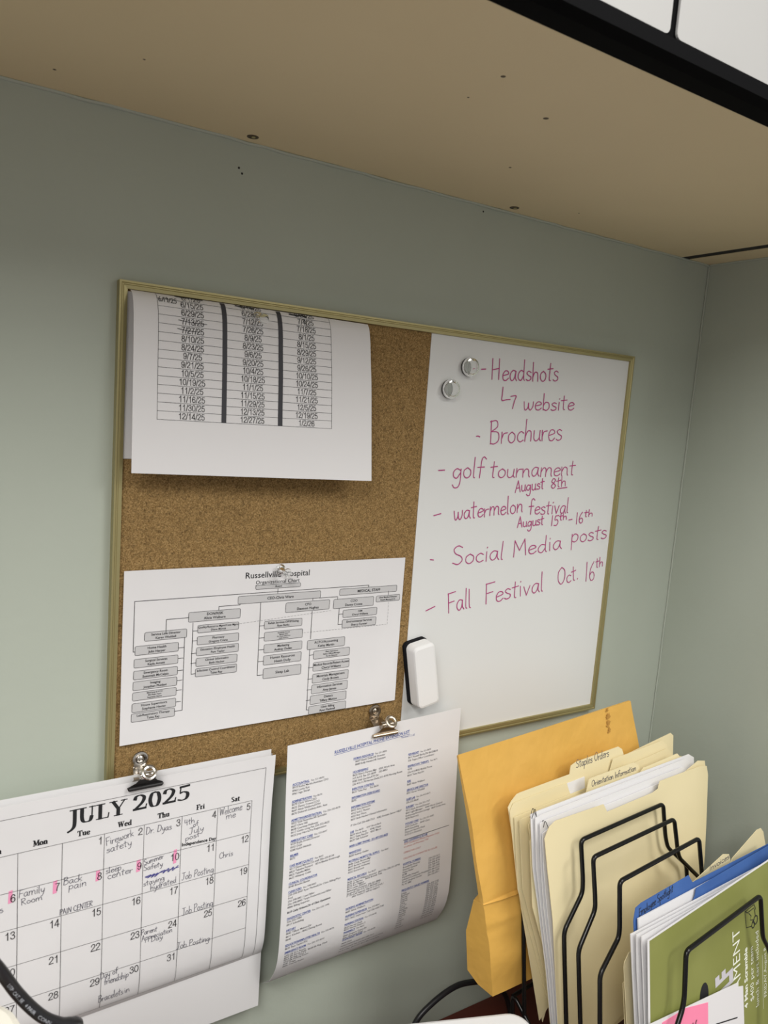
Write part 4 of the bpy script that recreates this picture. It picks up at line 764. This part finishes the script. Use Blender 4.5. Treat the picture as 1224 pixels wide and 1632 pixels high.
# ================================================================ file rack
DESKZ = -.8205
def railh(d): return .2332-.744*d
def ybase(d): return -.0753-.839*d
UL, UR = -.383, -.166
rk = thing('file_sorter', tuple(RO+RN*.19+np.array([-.27, 0, 0])), 'black wire stepped file sorter in the corner of the desk', 'file sorter')
rw = .0022
def wirept(d, u, y): return slot(d)(u, y)
WL = list(WIRES)
base_shape = [(UL, 0), (UL, -.0425), (-.354, -.0155), (-.353, .036), (-.208, .036), (-.203, -.0165), (UR, -.048), (UR, 0)]
def low_shape(d, top):
    s_ = [(UL, ybase(d)), (UL, top-.0785), (-.354, top-.0515), (-.353, top), (-.208, top), (-.203, top-.0525), (UR, top-.084), (UR, ybase(d))]; return s_
wires = []
for d, P in WL:
    P = [tuple(p) for p in P]
    if d == .150: P = P[:-1]+[(-.1625, -.062)]
    elif d == .168: P = P+[(-.166, -.056)]
    elif d == .195: P = P[:-1]+[(-.2105, -.028), (-.176, -.062)]
    else: P = [(-.383, -.135), (-.378, -.118)]+P[1:]+[(-.166, -.100)]
    L = (P[0][0], ybase(d)); Rr = (P[-1][0], ybase(d)); wires.append((d, [L]+P+[Rr]))
wires.insert(0, (.1005, low_shape(.1005, .040)))
wires.insert(4, (.221, low_shape(.2205, -.050)))
wires.append((.275, low_shape(.275, -.150)))
for d, P in wires:
    MB().tube(fillet([wirept(d, u, y) for u, y in P], .006), rw, 10).build('wire_divider', 'wire', rk, smooth=True)
for u in (UL, UR):
    MB().tube(fillet([wirept(.085, u, ybase(.085)-.16), wirept(.085, u, ybase(.085)+.004), wirept(.29, u, ybase(.29)+.002), wirept(.29, u, ybase(.29)-.006)], .01), rw, 10).build('base_rail', 'wire', rk, smooth=True)
for d in (.085, .13, .18, .23, .285): MB().tube([wirept(d, UL, ybase(d)), wirept(d, UR, ybase(d))], rw*.9, 8).build('cross_bar', 'wire', rk, smooth=True)

# ---------------------------------------------------------------- file folders
def folder(lb, d, out, front=None, txt=None, m_='manila', tm='penink', group='manila folders in the wire sorter', tsurf=None):
    S_ = slot(d); x = np.mean([p[0] for p in out]); yb = min(p[1] for p in out)
    t = thing('file_folder', tuple(S_(x, yb)), lb, 'folder', group)
    MB().prism(S_, out, .0006).build('back_panel', m_, t)
    if front: MB().prism(slot(d+front[0]), front[1], .0006).build('front_panel', m_, t)
    if txt:
        mb = MB()
        for it in txt: hand(mb, S_, it, .0006, .0003)
        mb.build('tab_writing', tm, t)
    return t
def yb(d): return ybase(d)+.004
# rear group
o1 = F_STAPLES[0]; e1 = F_STAPLES[1]
d = .104; q = list(o1)[2:]
folder('manila folder with tab handwritten Staples Orders, directly before the yellow envelope', d, [(-.352, yb(d)), (e1[1][0], e1[1][1]), e1[0], (-.4076, .062), (-.4028, .0669)]+q[0:]+[(-.118, .0745), (-.112, .070), (-.125, yb(d))],
       (.0012, [(-.352, yb(d)), (-.3655, -.166), (-.397, -.013), (-.4065, .058), (-.401, .0651), (-.3185, .0642), (-.3155, .0560), (-.312, .050), (-.24, .049), (-.118, .049), (-.13, yb(d))]), STAPLES_TXT)
d = .107; q = F_A
folder('manila folder with right-hand tab standing highest behind the papers', d, [(-.35, yb(d)), (-.398, -.02), (-.402, .052), (-.25, .0525)]+q[:4]+[(q[4][0], q[4][1]), q[5], q[6], (q[6][0]-.02, yb(d))])
d = .110; q = F_C
folder('manila folder with right-hand tab, the middle of three behind the papers', d, [(-.348, yb(d)), (-.394, -.02), (-.398, .050), (-.25, .0505)]+q+[(q[-1][0]-.012, yb(d))])
d = .118; q = F_ORIENT
folder('manila folder with tab handwritten Orientation Information', d, [(-.352, yb(d)), q[1][2], q[1][1], q[1][0], (-.39, .0535), (-.31, .0545)]+q[0]+[(-.118, .052), (-.125, yb(d))], None, ORIENT_TXT)
d = .123; q = F_E
folder('manila folder with right-hand tab, the lowest of three behind the papers', d, [(-.345, yb(d)), (-.395, -.03), (-.398, .036), (-.25, .037)]+q+[(q[-1][0]-.012, yb(d))])
MB().prism(slot(.1048), [(-.34, -.05), (-.335, .0635), (-.288, .0632), (-.285, -.05)], .0006).build('paper_sheet', 'paper2', label='white sheet showing in the notch beside the Orientation Information tab', cat='paper')
sheets = ['rearmost loose white sheet before the folder tabs', 'second loose white sheet in front of the manila tabs', 'third loose white sheet, just behind the notched manila folder', 'foremost loose white sheet inside the notched manila folder']
for (d, P), lb in zip(PAPERS, sheets):
    MB().prism(slot(d), [(P[0][0]+.008, yb(d))]+list(P)+[(P[-1][0]-.01, yb(d))], .0009).build('paper_sheet', 'paper2', label=lb, cat='paper', group='loose sheets before the folders')
d = .141; q = F_FRONT[0]
fr = list(q); bot = F_BOT[0]
tail = [(-.118, -.10), (-.165, bot[1][1]+.0), bot[1], bot[0], (-.36, bot[0][1]-.02)] if False else [(-.125, -.155), (-.33, yb(d)+.005), (-.372, yb(d)+.005)]
folder('plain manila folder with a notched front standing behind the wire dividers', .1375, [(-.36, yb(.1375)), (-.375, -.05), (-.378, .02), (-.37, .030), (-.22, .031), (-.115, .0535), (-.100, .0500), (-.0965, .036), (-.105, -.06), (-.125, yb(.1375))], (.0035, fr+tail))

for (pl, dd, lb) in ((CLIPS[0], .1268, 'dark wire paper clip on the top corner of the rear white sheets'), (CLIPS[1], .133, 'dark wire paper clip at the corner edge of the front white sheets')):
    S_ = slot(dd); P = [S_(*p)+S_.N*.0008 for p in catmull(pl, 6)]; P += [S_(*p)-S_.N*.0016 for p in list(catmull(pl, 6))[::-1][4:]]
    MB().tube(P, .00032, 6).build('paper_clip', 'wire', smooth=True, label=lb, cat='paper clip')
# front group
d = .212
folder('blue folder with tab handwritten Employee Spotlight', d, [(-.352, yb(d)), (-.358, -.06)]+list(BLUE_OUT[0])+[(-.09, -.014), (-.09, yb(d))], None, BLUE_TXT, 'blue', 'ink', 'blue folders in the wire sorter')
q = list(BLUE2)
folder('second blue folder showing between white sheets behind the green flyer', .217, [(-.345, yb(.217))]+q+[(-.09, q[-1][1]-.001), (-.09, yb(.217))], None, None, 'blue', 'ink', 'blue folders in the wire sorter')
d = .200; q = BT_OUT
folder('manila folder with tab between the two blue folders and the wires', .2, [(-.35, yb(d)), (-.36, -.07), (-.30, -.045), (-.24, -.0185)]+q[0]+[(-.15, -.03), (-.10, -.04), (-.10, yb(d))], None, BT_TXT)
d = .196
folder('manila folder whose tab end shows at the right edge of the frame', d, [(-.32, yb(d)), (-.32, -.06), (-.17, -.045)]+[(x-.003, y-.001) for x, y in q[1]]+[(-.072, -.03), (-.075, yb(d))])
d = .204
folder('short manila folder at the left edge of the green flyer', .2075, [(-.358, yb(d)), (-.3655, -.10), (-.3695, -.047), (-.3685, -.0425), (-.3615, -.0365), (-.335, -.0375), (-.30, -.05), (-.12, -.05), (-.12, yb(d))])
lbs = ['white sheet directly before the first blue folder', 'white sheet sticking out furthest left behind the green flyer', 'white sheet second behind the green flyer', 'white sheet directly behind the green flyer']
for (d, P), lb in zip(WHITES, lbs):
    MB().prism(slot(d), [(P[0][0]+.003, yb(d))]+list(P)+[(-.088, P[-1][1]-.001), (-.088, yb(d))], .0012).build('paper_sheet', 'paper2', label=lb, cat='paper', group='white sheets behind the flyer')

# ---------------------------------------------------------------- flyer
S = SURF['flyer']
fl = thing('golf_flyer', tuple(S(-.23, -.22)), 'olive green golf tournament flyer turned sideways in the front slot', 'flyer')
x0, yt = -.3715, -.0066
MB().prism(S, [(x0, yt), (x0+.279, yt), (x0+.279, yt-.216), (x0+.002, yt-.216)], .0006).build('sheet', 'paper2', fl)
MB().poly(S, [(x0+.0028, yt-.0014), (x0+.277, yt-.0014), (x0+.277, yt-.214), (x0+.0045, yt-.214)], .0001).build('green_print', 'green', fl, label='olive green printed ground')
big = MB(); th = MB(); blk = MB()
for s_, ax, ay, bx_, by, h, kind in FLYER_TXT:
    t_ = (s_, ax, ay, bx_, by, h)
    if kind == 'big': put2(big, S, t_, .045, .0003)
    else: put2(th, S, t_, .03 if kind == 'bold' else -.005, .0003)
for pl in FLYER_RULE: th.line(S, pl, .0004)
for pl in FLYER_CART: blk.stroke(S, pl, .0009, .0003, smooth=False)
for pl, r in zip(FLYER_WHEEL, (.0042, .003)):
    c_ = pl[0]; blk.stroke(S, [(c_[0]+r*math.cos(k*.5236), c_[1]+r*math.sin(k*.5236)) for k in range(13)], .0012, .0003)
c_ = FLYER_HOLE[0][0]; blk.poly(S, [(c_[0]+.008*math.cos(k*.3142), c_[1]-.003+.013*math.sin(k*.3142)) for k in range(20)], .0003)
big.build('large_lettering', 'lilac', fl, label='large lilac lettering'); th.build('white_lettering', 'whiteprint', fl, label='white lettering'); blk.build('black_drawing', 'ink', fl, label='black cart drawing and dot')

# ---------------------------------------------------------------- note sheet before the flyer
S = SURF['card']
nt = thing('note_sheet', tuple(S(-.29, -.26)), 'white note sheet with a pink square before the green flyer', 'paper')
q = CARD_OUT
MB().prism(S, [(-.385, -.25)]+q[0][:4]+[(-.2065, -.19), (-.207, -.25)], .0006).build('sheet', 'paper2', nt)
MB().prism(Flat(S.o+S.N*.0004, RA, RB), [q[1][0], q[1][1], q[1][2], (-.2795, -.16), (-.353, -.155)], .0003).build('pink_square', 'hotpink', nt, label='pink square')
mb = MB(); mb.stroke(S, q[2], .0012, .0003)
for k in range(4): mb.stroke(S, [(-.322+k*.006, -.107), (-.319+k*.006, -.1045), (-.3205+k*.006, -.1085)], .0006, .0009)
mb.build('pen_marks', 'ink', nt)

# ---------------------------------------------------------------- yellow envelope
S = SURF['env']; LF, LB, RFp = ENV[0], ENV[1], ENV[2]
rows = []
def lerp(a_, b_, t): return tuple(np.array(a_)*(1-t)+np.array(b_)*t)
RF = [RFp[0], RFp[1], (-.142, -.03), (-.142, -.035), (-.142, -.055), (-.144, -.09), (-.150, -.139)]
thk = [.003, .004, .005, .014, .024, .026, .014]; bul = [.0, .004, .009, .0092, .012, .012, .006]
NX = 16; vs = []; fs = []
Y = np.linspace(0, 6, 73)
def at(seq, t): i = min(int(t), len(seq)-2); return np.array(seq[i], float)*(1-(t-i))+np.array(seq[i+1], float)*(t-i)
for t in Y:
    l, r, lb_ = at(LF, t), at(RF, t), at(LB, t); T = at([[q] for q in thk], t)[0]; bu = at([[q] for q in bul], t)[0]
    for k in range(NX+1):
        u = k/NX; p = l*(1-u)+r*u; wv = .0012*math.sin(9*u+3*t)*math.sin(2.2*t+4*u)+.0007*math.sin(23*u-5*t)
        vs.append(S(*p)+S.N*(bu*min(1, 6*u*(1-u)+.25*(1-u))+wv*min(1, t*1.2)+.0015*math.exp(-((t-2.6-.8*u)/.16)**2)*(1-u)-.001*math.exp(-((t-4.2+.9*u)/.12)**2)*(1-u)))
    for k in range(NX+1):
        u = k/NX; p = r*(1-u)+lb_*u; vs.append(S(*p)-S.N*(T+.035*math.sin(math.pi*u)*min(1, t/2)*(1 if t < 5 else (6-t)*.6+.4)))  # unseen back bulge added to deepen the shade on the wall behind
n_ = 2*(NX+1)
for j in range(len(Y)-1):
    for k in range(n_): fs.append((j*n_+k, (j+1)*n_+k, (j+1)*n_+(k+1) % n_, j*n_+(k+1) % n_))
for j in (0, len(Y)-1):
    for k in range(NX): fs.append((j*n_+k, j*n_+k+1, j*n_+n_-2-k, j*n_+n_-1-k))
ev = thing('padded_envelope', tuple(S(-.3, -.138)), 'large golden kraft padded envelope behind the folders', 'envelope')
MB().add(vs, fs).build('envelope_body', 'kraft', ev, smooth=True)
sm = MB()
for k in range(16):
    x, y = lerp(ENV[4][0], ENV[4][1], random.random()); sm.poly(S, [(x+random.uniform(-.004, .004)+.0022*math.cos(a_)*random.uniform(.4, 1.2), y+.0022*math.sin(a_)*random.uniform(.5, 1.3)) for a_ in np.linspace(0, 5.5, 7)], .0012+k*.00002)
sm.build('smudge', 'smudge', ev, label='brown adhesive smudge near the top right')

# ================================================================ cables and devices
cbp = [np.array(p) for p in ((-.150, -.262, -.300), (-.130, -.258, -.345), (-.1085, -.255, -.383), (-.0972, -.25, -.4075), (-.0862, -.25, -.4240), (-.0765, -.249, -.4335), (-.0705, -.247, -.4375), (-.0668, -.244, -.4415), (-.0655, -.242, -.450), (-.066, -.242, -.50), (-.07, -.242, -.6), (-.07, -.242, -.8205))]
cbl = thing('network_cable', (-.07, -.17, -.8205), 'black network cable with pale print curving before the calendar corner', 'cable')
cp_ = catmull(cbp, 10); MB().tube(cp_, .0032, 14).build('cable_jacket', 'cable', cbl, smooth=True)
class Along:
    def __init__(s, P):
        s.p = np.array(P); s.l = np.r_[0, np.cumsum(np.linalg.norm(np.diff(s.p, axis=0), axis=1))]
    def __call__(s, x, y):
        p = np.array([np.interp(x, s.l, s.p[:, k]) for k in range(3)]); q = np.array([np.interp(x+.001, s.l, s.p[:, k]) for k in range(3)])
        t = (q-p)/np.linalg.norm(q-p); n_ = np.array([-.12, -.95, .30]); n_ = n_-t*(n_@t); n_ /= np.linalg.norm(n_); b_ = np.cross(n_, t)
        return p+n_*.0031*math.cos(y/.0031)+b_*.0031*math.sin(y/.0031)
mb = MB(); put(mb, Along(cp_), 'UTP  CAT. 5E   4 PAIR   CONN', .106, -.0008, .0016, sx=1.3, off=.0003); mb.build('cable_print', 'cabletext', cbl, label='pale cable lettering')
lp = [(.318, -.05, -.8205), (.322, -.05, -.775), (.3302, -.05, -.7525), (.3506, -.05, -.7391), (.3762, -.05, -.7312), (.3991, -.05, -.7325), (.4283, -.05, -.7433), (.46, -.05, -.77), (.48, -.05, -.8205)]
MB().tube(catmull(lp, 10), .0032, 12).build('power_cord', 'cable', smooth=True, label='black cord looping up against the wall below the phone list', cat='cable')
def slab(c, sx, sy, sz, r, a_=0.):
    mb = MB(); out = []; e1_ = np.array([math.cos(a_), math.sin(a_), 0]); e2_ = np.array([-math.sin(a_), math.cos(a_), 0]); c = np.array(c, float); n_ = 0; rings = []
    for z, ins in ((0, .002), (.002, 0), (sz-.004, 0), (sz-.0012, .0012), (sz, .004)):
        R_g = []
        for ix, iy, q0 in ((1, 1, 0), (-1, 1, 90), (-1, -1, 180), (1, -1, 270)):
            for k in range(8):
                q = math.radians(q0+k*90/7); R_g.append(c+e1_*(ix*(sx/2-r)+(r-ins)*math.cos(q))+e2_*(iy*(sy/2-r)+(r-ins)*math.sin(q))+np.array([0, 0, z]))
        rings.append(R_g)
    n_ = 32; fs = [tuple(range(n_))[::-1], tuple(4*n_+k for k in range(n_))]
    for j in range(4): fs += [(j*n_+k, j*n_+(k+1) % n_, (j+1)*n_+(k+1) % n_, (j+1)*n_+k) for k in range(n_)]
    return mb.add([p for r_ in rings for p in r_], fs)
dv = thing('desk_device', (.161, -.2526, -.8205), 'silvery white rounded device at the bottom edge, left of the file sorter', 'device')
slab((.161, -.2526, -.8205), .285, .205, .2005, .018, math.radians(-20)).build('device_body', 'plastic', dv)
hs_ = thing('plastic_device', (-.13, -.25, -.8205), 'cream rounded plastic object in the bottom left corner before the calendar', 'device')
slab((-.156, -.304, -.8205), .12, .09, .4225, .028, math.radians(10)).build('plastic_body', 'cream_plastic', hs_)
